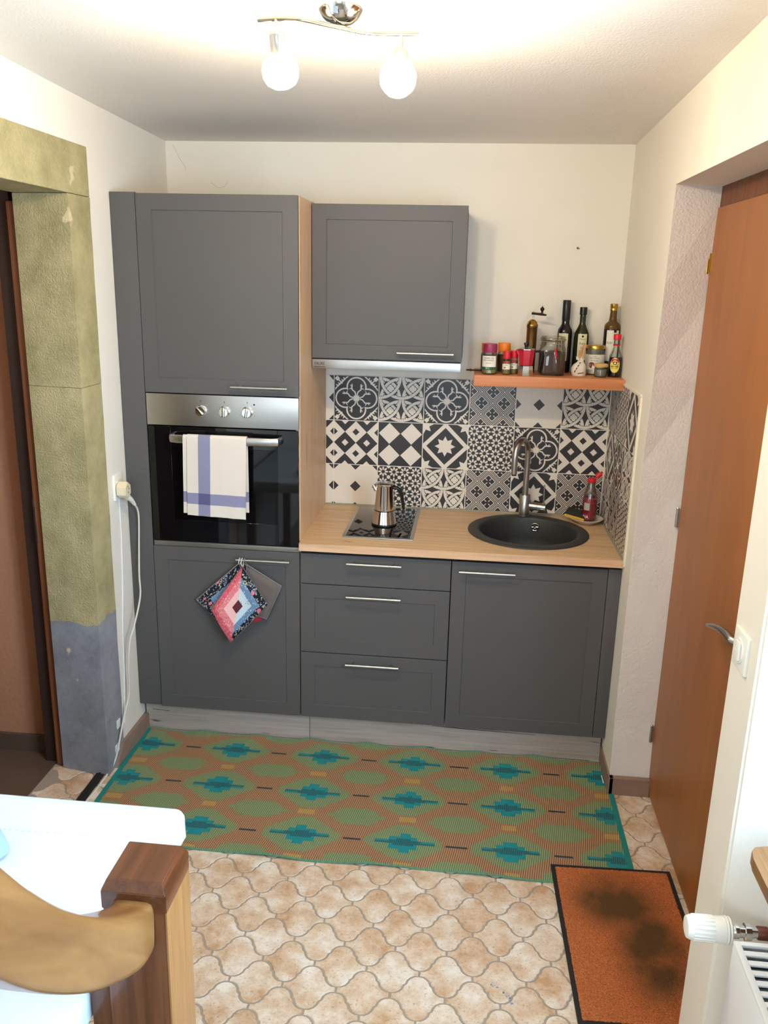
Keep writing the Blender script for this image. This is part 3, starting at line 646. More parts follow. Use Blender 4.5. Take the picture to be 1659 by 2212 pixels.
# ------------------------------------------------------------------ kitchen units
def panel_door(x0, x1, z0, z1, y=0.0, T=0.019, m=0.079, plain=False):
    b = nb(); box(b, x0, x1, y, y+T, z0, z1, 0.0015, 2)
    if not plain:
        b.faces.ensure_lookup_table(); f = max((f for f in b.faces if f.normal.y < -0.99), key=lambda f: f.calc_area())
        bmesh.ops.inset_individual(b, faces=[f], thickness=m-0.0015, depth=0)
        bmesh.ops.inset_individual(b, faces=[f], thickness=0.0022, depth=-0.0035)
    return b
def bar_handle(x0, x1, z, y=-0.03, r=0.0055, parent=None, y0=0.0):
    b = nb(); cyl(b, (x0, y, z), (x1, y, z), r, seg=14)
    for x in (x0+0.032, x1-0.032): cyl(b, (x, y, z), (x, y0+0.001, z), 0.004, seg=10)
    bmesh.ops.bevel(b, geom=[e for e in b.edges if e.calc_length() < 0.003 and abs(e.verts[0].co.x-e.verts[1].co.x) < 1e-5 and (abs(e.verts[0].co.x-x0) < 1e-5 or abs(e.verts[0].co.x-x1) < 1e-5)], offset=0.0008, segments=1, affect='EDGES')
    return obj('handle', b, 'handle', parent)
# tall oven housing
tall = thing('tall_cabinet', 'tall anthracite cabinet with oak side panel housing the oven', 'cabinet', (-0.35, 0.3, 0.136))
bm = nb()
box(bm, -0.600, -0.585, 0.021, 0.59, 0.136, 2.185); box(bm, -0.6, -0.018, 0.021, 0.59, 2.167, 2.185); box(bm, -0.6, -0.018, 0.021, 0.59, 0.136, 0.152); box(bm, -0.6, -0.018, 0.05, 0.59, 0.852, 0.868); box(bm, -0.6, -0.018, 0.021, 0.59, 1.467, 1.483); box(bm, -0.6, -0.018, 0.58, 0.59, 0.14, 2.18)
obj('carcass', bm, 'grey_in', tall, None)
bm = nb(); box(bm, -0.018, 0.0, 0.021, 0.592, 0.136, 2.185, 0.0006, 1); obj('side_panel', bm, 'oak', tall, None, label='oak side panel')
d = obj('door', panel_door(-0.5985, -0.002, 1.469, 2.185), 'grey', tall, None); bar_handle(-0.257, -0.038, 1.502, parent=d)
d = obj('door', panel_door(-0.5985, -0.002, 0.136, 0.853), 'grey', tall, None); bar_handle(-0.253, -0.035, 0.820, parent=d)
bm = nb(); box(bm, XL+0.0045, -0.6015, 0.004, 0.021, 0.139, 2.189, 0.001); obj('filler_panel', bm, 'grey', tall)
# drawer unit
du = thing('drawer_cabinet', 'anthracite base cabinet with three drawers under the hob', 'cabinet', (0.3, 0.3, 0.136))
bm = nb(); box(bm, 0.001, 0.599, 0.021, 0.58, 0.136, 0.868); obj('carcass', bm, 'grey_in', du, None)
for (z0, z1, hz, pl) in ((0.728, 0.853, 0.827, True), (0.4315, 0.7245, 0.688, False), (0.136, 0.428, 0.395, False)):
    d = obj('drawer', panel_door(0.0025, 0.5985, z0, z1, plain=pl), 'grey', du, None); bar_handle(0.189, 0.407, hz, parent=d)
su = thing('sink_cabinet', 'anthracite base cabinet with one door under the black sink', 'cabinet', (0.9, 0.3, 0.136))
bm = nb(); box(bm, 0.601, 0.618, 0.021, 0.58, 0.136, 0.868); box(bm, 1.182, 1.2, 0.021, 0.58, 0.136, 0.868); box(bm, 0.601, 1.2, 0.021, 0.58, 0.136, 0.154); box(bm, 0.601, 1.2, 0.57, 0.58, 0.136, 0.868); obj('carcass', bm, 'grey_in', su, None)
d = obj('door', panel_door(0.602, 1.1985, 0.134, 0.853), 'grey', su, None); bar_handle(0.629, 0.847, 0.820, parent=d)
bm = nb(); box(bm, 1.2005, XR-0.003, 0.001, 0.019, 0.133, 0.855, 0.001); obj('filler_panel', bm, 'grey', su)
# plinth
pt = thing('plinth', 'bleached oak plinth board under the cabinets, cracked along the grain', 'plinth', (0.28, 0.05, 0))
bm = nb(); box(bm, XL+0.012, 0.0285, 0.047, 0.063, 0.0, 0.134, 0.001); obj('board', bm, 'plinth', pt)
bm = nb(); box(bm, 0.0305, XR-0.008, 0.047, 0.063, 0.0, 0.134, 0.001); obj('board', bm, 'plinth', pt)
bm = nb(); tube(bm, [(-0.66, 0.0468, 0.091), (-0.62, 0.0466, 0.090), (-0.585, 0.0468, 0.088)], 0.001, 6); obj('crack', bm, 'grey_in', pt)
bm = nb(); tube(bm, [(0.55, 0.0468, 0.108), (0.66, 0.0465, 0.105), (0.80, 0.0465, 0.103), (0.98, 0.0468, 0.1)], [0.0008, 0.0014, 0.0012, 0.0006], 6); obj('crack', bm, 'grey_in', pt)
# worktop with a round cut-out
SX, SY, SR = 0.908, 0.301, 0.250
def worktop():
    b = bmesh.new(); R = 0.228; n = 48; z = 0.900
    o = [b.verts.new(p) for p in ((0.0, -0.020, z), (XR-0.002, -0.020, z), (XR-0.002, 0.594, z), (0.0, 0.594, z))]
    c = [b.verts.new((SX+R*math.cos(2*PI*i/n), SY+R*math.sin(2*PI*i/n), z)) for i in range(n)]
    e = [b.edges.new((o[i], o[(i+1) % 4])) for i in range(4)]+[b.edges.new((c[i], c[(i+1) % n])) for i in range(n)]
    bmesh.ops.triangle_fill(b, use_beauty=True, use_dissolve=False, edges=e)
    for f in [f for f in b.faces if (f.calc_center_median()-Vector((SX, SY, z))).length < R*0.9 and all((v.co-Vector((SX, SY, z))).length < R+1e-4 for v in f.verts)]: b.faces.remove(f)
    r = bmesh.ops.extrude_face_region(b, geom=b.faces[:]); bmesh.ops.translate(b, verts=[v for v in r['geom'] if isinstance(v, bmesh.types.BMVert)], vec=(0, 0, -0.031))
    return b
wt = solo('worktop', worktop(), 'oak_top', 'light oak laminate worktop with round sink cut-out', 'worktop', (0.62, 0.29, 0.869), smooth=30)
bm = nb(); box(bm, 0.0, XR-0.002, -0.0215, -0.0200, 0.869, 0.8993, 0.0005, 1); obj('front_edge', bm, 'oak_edge', wt)
bm = nb(); tube(bm, [(0.002, 0.588, 0.901), (1.24, 0.588, 0.901)], 0.005, 8); tube(bm, [(1.244, 0.59, 0.901), (1.246, -0.02, 0.901)], 0.006, 8); obj('silicone_joint', bm, 'silicone', wt)
# wall cabinet and hood
wc = thing('wall_cabinet', 'anthracite wall cabinet above the hob', 'cabinet', (0.3, 0.42, 1.593))
bm = nb(); box(bm, 0.004, 0.5985, 0.2645, 0.600, 1.594, 2.1765, 0.0008, 1); obj('carcass', bm, 'grey', wc)
d = obj('door', panel_door(0.003, 0.5995, 1.596, 2.178, 0.244, 0.0195), 'grey', wc, None); bar_handle(0.345, 0.568, 1.6265, 0.214, parent=d, y0=0.244)
hd = thing('range_hood', 'slim steel range hood below the wall cabinet with a brand mark', 'range hood', (0.3, 0.42, 1.556))
bm = nb(); box(bm, 0.004, 0.5965, 0.243, 0.262, 1.556, 1.591, 0.0015); obj('front_strip', bm, 'steel', hd)
bm = nb(); box(bm, 0.006, 0.594, 0.2625, 0.54, 1.560, 1.592, 0.001); obj('body', bm, mat('hood_grey', '#A8A4A2', 0.5), hd)
bm = nb(); text_flat(bm, 'FAURE', 0.0165, 0.0345, 0.2425, 1.5745, 0.86); box(bm, 0.0125, 0.0565, 0.2422, 0.2430, 1.5610, 1.5630); obj('brand_mark', bm, 'ink', hd, None)

# ------------------------------------------------------------------ oven
ov = thing('oven', 'built-in oven with steel control panel and black glass door', 'oven', (-0.3, 0.25, 0.872))
bm = nb(); box(bm, -0.596, -0.0025, -0.002, 0.018, 1.3445, 1.4655, 0.0015); cp = obj('control_panel', bm, 'steel', ov)
for i, (x, z, a) in enumerate(((-0.381, 1.405, 40), (-0.289, 1.404, 93), (-0.200, 1.405, 100))):
    bm = nb(); lathe(bm, [(0.0225, 0), (0.0215, 0.004), (0.0195, 0.005), (0.0190, 0.016), (0.017, 0.018)], 0, 0, 28)
    b2 = nb(); box(b2, -0.018, 0.018, -0.0045, 0.0045, 0.016, 0.023, 0.001); merge(bm, b2)
    bmesh.ops.transform(bm, matrix=Matrix.Translation((x, -0.002, z)) @ Matrix.Rotation(math.radians(a), 4, 'Y') @ Matrix.Rotation(PI/2, 4, 'X'), verts=bm.verts[:])
    k = obj('knob', bm, 'chrome', ov)
    bm = nb()
    for q in range(9):
        t = math.radians(-200+q*28); cx, cz = x+0.031*math.cos(t), z-0.031*math.sin(t)
        box(bm, cx-0.0008, cx+0.0008, -0.0026, -0.0018, cz-0.0008, cz+0.0008)
    box(bm, x-0.001, x+0.001, -0.0026, -0.0018, z+0.034, z+0.040)
    obj('dial_marks', bm, 'ink', k, None)
bm = nb(); lathe(bm, [(0.0035, 0), (0.003, 0.002)], 0, 0, 14); bmesh.ops.transform(bm, matrix=Matrix.Translation((-0.173, -0.002, 1.435)) @ Matrix.Rotation(PI/2, 4, 'X'), verts=bm.verts[:]); obj('pilot_lamp', bm, 'black', ov)
# door: black glass frame with a darker see-through window
od = None
bm = nb(); box(bm, -0.595, -0.506, 0.0, 0.008, 0.878, 1.340, 0.001, 1); box(bm, -0.086, -0.003, 0.0, 0.008, 0.878, 1.340, 0.001, 1); box(bm, -0.506, -0.086, 0.0, 0.008, 1.26, 1.340, 0.001, 1); box(bm, -0.506, -0.086, 0.0, 0.008, 0.878, 0.965, 0.001, 1)
dg = obj('door', bm, 'black_glass', ov)
m_, nt_, b_ = _nt('smoked_window_glass'); b_.inputs['Base Color'].default_value = (0.004, 0.004, 0.005, 1); b_.inputs['Roughness'].default_value = 0.02
tr = N(nt_, 'ShaderNodeBsdfTransparent'); tr.inputs[0].default_value = (0.5, 0.5, 0.52, 1); mxs = N(nt_, 'ShaderNodeMixShader'); mxs.inputs[0].default_value = 0.35
nt_.links.new(b_.outputs[0], mxs.inputs[1]); nt_.links.new(tr.outputs[0], mxs.inputs[2]); nt_.links.new(mxs.outputs[0], nt_.nodes['Material Output'].inputs[0]); M['smoked'] = m_
bm = nb(); box(bm, -0.506, -0.086, 0.002, 0.006, 0.965, 1.26); obj('window', bm, 'smoked', dg, None)
bm = nb(); tube(bm, [(-0.494, 0.004, 1.300), (-0.500, -0.02, 1.300), (-0.494, -0.036, 1.300), (-0.470, -0.043, 1.300), (-0.42, -0.0445, 1.300), (-0.15, -0.0445, 1.300), (-0.10, -0.043, 1.300), (-0.077, -0.036, 1.300), (-0.071, -0.02, 1.300), (-0.077, 0.004, 1.300)], 0.016, 16, sq=(0.35, 1.0)); obj('handle', bm, 'steel', dg)
bm = nb(); box(bm, -0.594, -0.003, -0.001, 0.018, 0.8555, 0.8745, 0.001); obj('bottom_strip', bm, mat('dull_aluminium', '#8E8B86', 0.4, 0.8), ov)
bm = nb(); box(bm, -0.58, -0.02, 0.30, 0.302, 0.88, 1.33); box(bm, -0.58, -0.575, 0.02, 0.30, 0.88, 1.33); box(bm, -0.025, -0.02, 0.02, 0.30, 0.88, 1.33); box(bm, -0.58, -0.02, 0.02, 0.30, 0.88, 0.884); obj('cavity', bm, 'grey_in', ov, None)
bm = nb()
for i in range(9): cyl(bm, (-0.56+0.065*i, 0.03, 1.03), (-0.56+0.065*i, 0.28, 1.03), 0.0015, seg=6)
cyl(bm, (-0.57, 0.03, 1.03), (-0.03, 0.03, 1.03), 0.0025, seg=8); cyl(bm, (-0.57, 0.28, 1.03), (-0.03, 0.28, 1.03), 0.0025, seg=8); obj('rack', bm, 'chrome', ov)
# tea towel over the handle
def cloth_strip(x0, x1, ztop, zbot, yf, yb, zb2, th=0.0022, nx=16, amp=0.003, seed=0, uv0=0.0):
    b = bmesh.new(); uvl = b.loops.layers.uv.new('UVMap'); path = []
    nf = 16
    for i in range(nf+1): path.append((yf, zbot+(ztop-0.012-zbot)*i/nf, i/nf*0.97))
    for i in range(1, 6): t = PI*i/6; ym = (yf+yb)/2; path.append((ym-(ym-yf)*math.cos(t), ztop-0.012+0.012*math.sin(t), 0.98))
    for i in range(9): path.append((yb, ztop-0.012-(ztop-0.012-zb2)*i/8, 1.0-(i/8)))
    grid = []
    for j, (y, z, v) in enumerate(path):
        rw = []
        for i in range(nx+1):
            u = i/nx; dr = 1-v if j <= nf else 0.3*(1-v)
            w = amp*dr*(math.sin(u*9+seed+z*6)+0.6*math.sin(u*21+seed*2-z*11)); pinch = 1-0.045*dr*math.sin(u*PI)*0
            x = x0+(x1-x0)*u-0.008*dr*(1 if j <= nf else 0)
            rw.append((b.verts.new((x, y-abs(w) if y < -0.03 else y, z-0.008*u*dr)), (u, v)))
        grid.append(rw)
    for j in range(len(grid)-1):
        for i in range(nx):
            q = [grid[j][i], grid[j][i+1], grid[j+1][i+1], grid[j+1][i]]; f = b.faces.new([k[0] for k in q])
            for l, k in zip(f.loops, q): l[uvl].uv = k[1]
    bmesh.ops.recalc_face_normals(b, faces=b.faces[:]); bmesh.ops.solidify(b, geom=b.faces[:], thickness=th); return b
tw = thing('tea_towel', 'cream tea towel with blue stripes hanging over the oven handle', 'towel', (-0.31, -0.05, 1.0))
obj('front_fold', cloth_strip(-0.424, -0.193, 1.3205, 1.004, -0.0540, -0.0300, 1.02, seed=1.0), 'towel', tw, 60)
bm = cloth_strip(-0.441, -0.228, 1.3185, 1.010, -0.0505, -0.0335, 1.03, seed=3.0, amp=0.001, th=0.0012)
obj('inner_fold', bm, 'towel', tw, 60)

# ------------------------------------------------------------------ quilted pot holders
def quilt(kind):
    n = 200; yy, xx = np.mgrid[0:n, 0:n]; u = (xx+0.5)/n*2-1; v = (yy+0.5)/n*2-1; rs = np.random.RandomState(5)
    a = np.maximum(np.abs(u), np.abs(v)); img = np.zeros((n, n, 3))
    def spots(base, cols, nn, r0, r1, seed):
        r = np.random.RandomState(seed); im = np.ones((n, n, 3))*np.array(base)
        for _ in range(nn):
            cx, cy = r.rand(2)*2-1; rad = r0+(r1-r0)*r.rand(); m = np.hypot(u-cx, v-cy) < rad; im[m] = cols[r.randint(len(cols))]
        return im
    navy = spots((.06, .07, .13), [(.55, .62, .68), (.75, .8, .8), (.45, .5, .62), (.8, .7, .4)], 650, .012, .035, 1)
    pk = spots((.06, .07, .13), [(.9, .45, .55)], 9, .06, .09, 9); navy = np.where((pk[..., :1] > .5), pk, navy)
    pink = spots((.85, .38, .44), [(.93, .6, .62), (.78, .25, .33)], 500, .012, .03, 2)
    pink2 = spots((.87, .50, .52), [(.97, .85, .82), (.78, .2, .3)], 500, .01, .022, 3)
    rose = spots((.93, .74, .72), [(.9, .62, .62)], 80, .008, .014, 4)
    blue = spots((.42, .55, .68), [(.85, .88, .9)], 220, .012, .02, 6)
    pale = spots((.78, .85, .88), [(.15, .2, .25)], 90, .012, .016, 8)
    up = (u+v > 0)
    if kind == 'front':
        img = np.where(((a > .74))[..., None], np.where(up[..., None], navy, pink), img)
        img = np.where(((a <= .74) & (a > .48))[..., None], np.where(up[..., None], blue, pink2), img)
        img = np.where(((a <= .48) & (a > .18))[..., None], np.where(up[..., None], pale, rose), img)
        img = np.where((a <= .18)[..., None], np.array((.36, .12, .17)), img)
    else:
        img = np.where((a > .55)[..., None], navy, blue)
    return np.clip(img, 0, 1)
M['quilt_front'] = img_mat('patchwork_pink_blue', quilt('front'), 0.9, bump=0.15); M['quilt_navy'] = img_mat('patchwork_navy', quilt('navy'), 0.9)
def pad(corners, th=0.010, n=14, curl=0.0):
    """corners: top, right, bottom, left -> uv (0,1)?  top=(1? ) mapping keeps a square"""
    b = bmesh.new(); uvl = b.loops.layers.uv.new('UVMap'); c = [Vector(p) for p in corners]; G = {}
    # u from left->top edge start, v ... top=(0,1), right=(1,1), bottom=(1,0), left=(0,0)
    nrm = (c[1]-c[3]).cross(c[0]-c[2]).normalized()
    if nrm.y > 0: nrm = -nrm
    for s in (0, 1):
        for j in range(n+1):
            for i in range(n+1):
                u, v = i/n, j/n; p = c[3].lerp(c[2], u).lerp(c[0].lerp(c[1], u), v)
                e = min(u, 1-u, v, 1-v)*2; t = th*(min(1, e*4)**0.5)*(0.85+0.15*math.cos(6*PI*max(abs(u-.5), abs(v-.5))))
                q = p+nrm*(curl*math.sin(PI*u)*0.6+0.004*math.sin(5*v+3*u)); q = q+nrm*(t if s == 0 else 0)
                if s == 1 and (i in (0, n) or j in (0, n)): G[(s, i, j)] = G[(0, i, j)]; continue
                G[(s, i, j)] = b.verts.new(q)
    for s in (0, 1):
        for j in range(n):
            for i in range(n):
                q = [(i, j), (i+1, j), (i+1, j+1), (i, j+1)]
                f = b.faces.new([G[(s,)+k] for k in q])
                for l, k in zip(f.loops, q): l[uvl].uv = (k[0]/n, k[1]/n)
    return b
def piping(cs, r=0.0018):
    b = nb(); tube(b, list(cs)+[cs[0]], r, 6, cap=False); return b
def loop(p, top, bot, w=0.006):
    b = nb(); tube(b, [bot, (top[0]-w/2, top[1]-0.008, top[2]-0.010), (top[0]-0.001, top[1]-0.006, top[2]+0.006), (top[0], top[1]+0.002, top[2]+0.0085), (top[0]+0.001, top[1]+0.009, top[2]), (top[0]+w/2, top[1]+0.004, top[2]-0.012), (bot[0]+0.003, bot[1]+0.003, bot[2])], 0.0016, 6); return b
GP = 'quilted pot holders on the lower door handle'
p1 = thing('pot_holder', 'pink and blue patchwork pot holder hanging in front of the other two', 'pot holder', (-0.24, -0.06, 0.82), GP)
cs = [(-0.223, -0.040, 0.800), (-0.120, -0.045, 0.645), (-0.274, -0.052, 0.474), (-0.352, -0.050, 0.612)]
obj('pad', pad(cs, 0.010, curl=0.012), 'quilt_front', p1, 60); obj('piping', piping([Vector(c)+Vector((0, -0.004, 0)) for c in cs]), 'grey_fabric', p1)
obj('loop', loop(p1, (-0.226, -0.030, 0.820), (-0.223, -0.043, 0.797)), 'white_plastic', p1)
p2 = thing('pot_holder', 'navy floral pot holder hanging behind on the left', 'pot holder', (-0.3, -0.03, 0.82), GP)
cs = [(-0.240, -0.024, 0.805), (-0.195, -0.020, 0.62), (-0.330, -0.020, 0.545), (-0.420, -0.024, 0.640)]
obj('pad', pad(cs, 0.007), 'quilt_navy', p2, 60); obj('piping', piping([Vector(c)+Vector((0, -0.002, 0)) for c in cs]), 'piping', p2)
obj('loop', loop(p2, (-0.236, -0.030, 0.820), (-0.239, -0.028, 0.802)), 'white_plastic', p2)
p3 = thing('pot_holder', 'grey-brown pot holder with red underside hanging behind on the right', 'pot holder', (-0.15, -0.03, 0.82), GP)
cs = [(-0.208, -0.022, 0.800), (-0.070, -0.020, 0.718), (-0.134, -0.018, 0.572), (-0.235, -0.016, 0.60)]
obj('pad', pad(cs, 0.006), 'grey_fabric', p3, 60); obj('piping', piping([Vector(c)+Vector((0, -0.003, 0)) for c in cs]), 'piping', p3)
cs = [(-0.200, -0.012, 0.62), (-0.136, -0.012, 0.590), (-0.165, -0.014, 0.556), (-0.205, -0.014, 0.552)]; obj('backing', pad(cs, 0.003, 6), 'red_fabric', p3, 60)
obj('loop', loop(p3, (-0.216, -0.030, 0.820), (-0.208, -0.026, 0.797)), 'piping', p3)

# ------------------------------------------------------------------ hob, pots, sink
hb = thing('hob', 'two-zone black glass hob with steel rim set in the worktop', 'hob', (0.3, 0.32, 0.9))
bm = nb(); box(bm, 0.154, 0.441, 0.085, 0.566, 0.9002, 0.9045, 0.0012); obj('rim', bm, 'steel', hb)
bm = nb(); box(bm, 0.168, 0.427, 0.100, 0.552, 0.9040, 0.9062, 0.001); obj('glass', bm, 'black_glass', hb)
mk = thing('moka_pot', 'steel moka pot with black handle standing on the hob', 'moka pot', (0.304, 0.285, 0.9065))
mx_, my_ = 0.304, 0.285
bm = nb(); lathe(bm, [(0.050, 0.9065), (0.0525, 0.909), (0.0525, 0.915), (0.0505, 0.921), (0.0415, 0.968)], mx_, my_, 40); obj('base', bm, 'chrome', mk)
bm = nb(); lathe(bm, [(0.049, 0.9064), (0.0532, 0.908), (0.0535, 0.914), (0.052, 0.916)], mx_, my_, 40); obj('base_ring', bm, 'black', mk)
bm = nb(); lathe(bm, [(0.0418, 0.968), (0.0424, 0.970), (0.0418, 0.972)], mx_, my_, 36); obj('gasket', bm, 'black', mk)
bm = nb(); lathe(bm, [(0.0412, 0.972), (0.0412, 0.976), (0.0360, 1.074), (0.0365, 1.077)], mx_, my_, 40, cap1=False); tube(bm, [(mx_-0.034, my_-0.004, 1.055), (mx_-0.044, my_-0.006, 1.070), (mx_-0.050, my_-0.007, 1.078)], [0.012, 0.008, 0.004], 10); ub = obj('upper_body', bm, 'chrome', mk)
bm = nb(); lathe(bm, [(0.0375, 1.077), (0.0385, 1.080), (0.036, 1.084), (0.022, 1.089), (0.006, 1.092), (0.001, 1.092)], mx_, my_, 36); obj('lid', bm, 'chrome', mk)
bm = nb(); tube(bm, [(mx_+0.034, my_+0.002, 1.066), (mx_+0.050, my_+0.003, 1.066), (mx_+0.064, my_+0.004, 1.058), (mx_+0.071, my_+0.004, 1.040), (mx_+0.076, my_+0.004, 1.005), (mx_+0.081, my_+0.004, 0.975)], [0.008, 0.010, 0.0105, 0.010, 0.0085, 0.007], 12, sq=(1.15, 0.8)); cyl(bm, (mx_+0.03, my_, 1.083), (mx_+0.046, my_+0.003, 1.070), 0.004, seg=8); obj('handle', bm, 'black', mk)

sk = thing('sink', 'round black granite sink set into the oak worktop', 'sink', (SX, SY, 0.9))
bm = nb(); lathe(bm, [(0.2505, 0.9004), (0.2495, 0.905), (0.244, 0.9075), (0.210, 0.9078), (0.204, 0.9045), (0.200, 0.895), (0.196, 0.82), (0.186, 0.755), (0.160, 0.735), (0.04, 0.730), (0.001, 0.730)], SX, SY, 72, cap0=False)
obj('basin', bm, 'sink', sk, 50)
bm = nb(); lathe(bm, [(0.042, 0.7305), (0.040, 0.733), (0.030, 0.732), (0.001, 0.731)], SX, SY, 28); obj('drain', bm, 'chrome', sk)
bm = nb()
ax, ay, az = 0.953, 0.4895, 0.868; fd = Vector((SX-ax, SY-ay, 0)).normalized(); c0 = Vector((ax, ay, az)); u_ = Vector((-fd.y, fd.x, 0)); w_ = Vector((0, 0, 1))
ring = [c0+fd*0.003+u_*0.016*math.cos(2*PI*i/28)+w_*0.016*math.sin(2*PI*i/28) for i in range(29)]; tube(bm, ring, 0.0028, 8, cap=False)
for k in range(4): a = k*PI/2+0.1; tube(bm, [c0+fd*0.004+(u_*math.cos(a)+w_*math.sin(a))*0.004, c0+fd*0.004+(u_*math.cos(a)+w_*math.sin(a))*0.015], 0.0018, 6)
ring = [c0+fd*0.004+u_*0.005*math.cos(2*PI*i/12)+w_*0.005*math.sin(2*PI*i/12) for i in range(13)]; tube(bm, ring, 0.0018, 6, cap=False); obj('overflow_rosette', bm, 'chrome', sk)

fc = thing('faucet', 'brushed steel gooseneck mixer tap behind the sink', 'faucet', (0.903, 0.527, 0.906))
fx, fy_ = 0.903, 0.527
bm = nb(); lathe(bm, [(0.026, 0.9065), (0.026, 0.911), (0.0235, 0.912), (0.0235, 1.002), (0.022, 1.004), (0.013, 1.004)], fx, fy_, 32); obj('base', bm, 'nickel', fc)
pts = [(fx, fy_, 1.0), (fx, fy_, 1.05), (fx+0.001, fy_, 1.12), (fx, fy_, 1.185)]
ex, ey, ez = 0.842, 0.42, 1.185; Rr = math.hypot(ex-fx, ey-fy_)/2; dx, dy = (ex-fx)/(2*Rr), (ey-fy_)/(2*Rr)
for i in range(1, 13): t = PI*i/12; s_ = Rr*(1-math.cos(t)); pts.append((fx+dx*s_, fy_+dy*s_, 1.185+Rr*1.15*math.sin(t)))
pts += [(ex, ey, 1.15), (ex, ey, 1.117)]
bm = nb(); tube(bm, pts, 0.0125, 18); obj('spout', bm, 'nickel', fc)
bm = nb(); cyl(bm, (ex, ey, 1.118), (ex, ey, 1.111), 0.0105, seg=16); obj('aerator', bm, 'black', fc)
bm = nb(); cyl(bm, (fx+0.02, fy_-0.003, 0.955), (fx+0.055, fy_-0.008, 0.953), 0.0175, seg=22); cyl(bm, (fx+0.056, fy_-0.008, 0.953), (fx+0.090, fy_-0.013, 0.951), 0.0175, seg=22); lv = obj('mixer_cartridge', bm, 'nickel', fc)
bm = nb(); cyl(bm, (fx+0.083, fy_-0.012, 0.960), (fx+0.080, fy_-0.010, 1.052), 0.0032, seg=10); obj('lever', bm, 'nickel', lv)

# soap dish group
dsh = solo('saucer', lathe(nb(), [(0.038, 0.9005), (0.042, 0.904), (0.062, 0.914), (0.071, 0.922), (0.0722, 0.9225), (0.0705, 0.924), (0.060, 0.917), (0.040, 0.908), (0.001, 0.907)], 1.170, 0.487, 44), 'ceramic', 'small cream ceramic saucer beside the sink corner', 'saucer', (1.170, 0.487, 0.9))
sb = thing('soap_bottle', 'clear soap bottle with pink liquid and red flip cap on the saucer', 'soap bottle', (1.182, 0.487, 0.909))
sx0, sy0 = 1.180, 0.490
bm = nb(); lathe(bm, [(0.022, 0.911), (0.029, 0.914), (0.031, 0.922), (0.031, 0.99), (0.030, 1.012), (0.024, 1.040), (0.017, 1.062), (0.0155, 1.083)], sx0, sy0, 32); obj('bottle', bm, 'soap_glass', sb)
bm = nb(); lathe(bm, [(0.020, 0.915), (0.0285, 0.922), (0.0295, 0.93), (0.0295, 0.988), (0.0288, 1.006), (0.001, 1.008)], sx0, sy0, 32); obj('liquid', bm, 'soap', sb)
bm = nb(); lathe(bm, [(0.0175, 1.080), (0.018, 1.084), (0.018, 1.098), (0.016, 1.100)], sx0, sy0, 28); cp_ = obj('cap', bm, 'red_lid', sb)
bm = nb(); cyl(bm, (sx0+0.020, sy0, 1.106), (sx0+0.036, sy0, 1.122), 0.013, 0.011, 18); bmesh.ops.scale(bm, vec=(1, 1, 1), verts=bm.verts[:]); tube(bm, [(sx0+0.014, sy0, 1.098), (sx0+0.022, sy0, 1.108), (sx0+0.042, sy0, 1.128)], [0.008, 0.011, 0.010], 10, sq=(1.2, 0.5)); obj('flip_lid', bm, 'red_lid', cp_)
bm = nb(); arc_patch(bm, sx0, sy0, 0.0315, 0.962, 0.994, 215, 262); obj('label', bm, mat('pale_label', '#AEA9A0', 0.6), sb)
bm = nb(); arc_patch(bm, sx0, sy0, 0.0315, 0.919, 0.946, 205, 260); l2 = obj('label', bm, mat('dark_red_label', '#8E1A2A', 0.5), sb)
bm = nb(); text_wrap(bm, 'NA', 0.018, sx0, sy0, 0.0320, 0.932, 236); obj('lettering', bm, 'ink_white', l2, None)
bm = nb(); cyl(bm, (sx0-0.004, sy0-0.004, 0.99), (sx0-0.004, sy0-0.002, 1.082), 0.0012, seg=6); obj('dip_tube', bm, 'white_plastic', sb)
sg = thing('sponge', 'yellow sponge with dark scouring pad leaning on the saucer', 'sponge', (1.115, 0.515, 0.92))
def rot_box(dims, M4, bev):
    b = nb(); box(b, -dims[0]/2, dims[0]/2, -dims[1]/2, dims[1]/2, -dims[2]/2, dims[2]/2, bev); bmesh.ops.transform(b, matrix=M4, verts=b.verts[:]); return b
R4 = Matrix.Translation((1.128, 0.505, 0.928)) @ Matrix.Rotation(math.radians(-22), 4, 'Z') @ Matrix.Rotation(math.radians(8), 4, 'Y') @ Matrix.Rotation(math.radians(14), 4, 'X')
obj('foam', rot_box((0.088, 0.055, 0.014), R4, 0.002), 'sponge_y', sg); obj('scouring_pad', rot_box((0.088, 0.055, 0.008), R4 @ Matrix.Translation((0, 0, 0.0112)), 0.002), 'sponge_g', sg)

# ------------------------------------------------------------------ shelf and what stands on it
ZS = 1.540
bm = nb(); box(bm, 0.652, 1.249, 0.325, 0.601, 1.497, ZS, 0.0015)
shf = solo('wall_shelf', bm, 'beech', 'thick orange beech shelf on the right of the back wall', 'shelf', (0.95, 0.46, 1.497))
FA = -100.0    # labels look towards the room
def spice(name, x, y, r, h, hl, lid, fill, label, cat, group=None):
    t = thing(name, label, cat, (x, y, ZS), group); z = ZS+0.0003
    bm = nb(); lathe(bm, [(r*0.85, z), (r, z+0.004), (r, z+hl-0.012), (r*0.86, z+hl-0.004), (r*0.86, z+hl)], x, y, 30); obj('jar', bm, 'glass', t)
    bm = nb(); lathe(bm, [(r*0.80, z+0.003), (r*0.93, z+0.006), (r*0.93, z+hl*0.80), (0.001, z+hl*0.82)], x, y, 26); obj('contents', bm, fill, t)
    bm = nb(); lathe(bm, [(r*0.90, z+hl-0.003), (r*0.92, z+hl), (r*0.92, z+h-0.003), (r*0.88, z+h), (0.001, z+h)], x, y, 36); lathe(bm, [(r*0.935, z+hl+0.008), (r*0.94, z+hl+0.010), (r*0.935, z+hl+0.012)], x, y, 36); obj('lid', bm, lid, t)
    return t
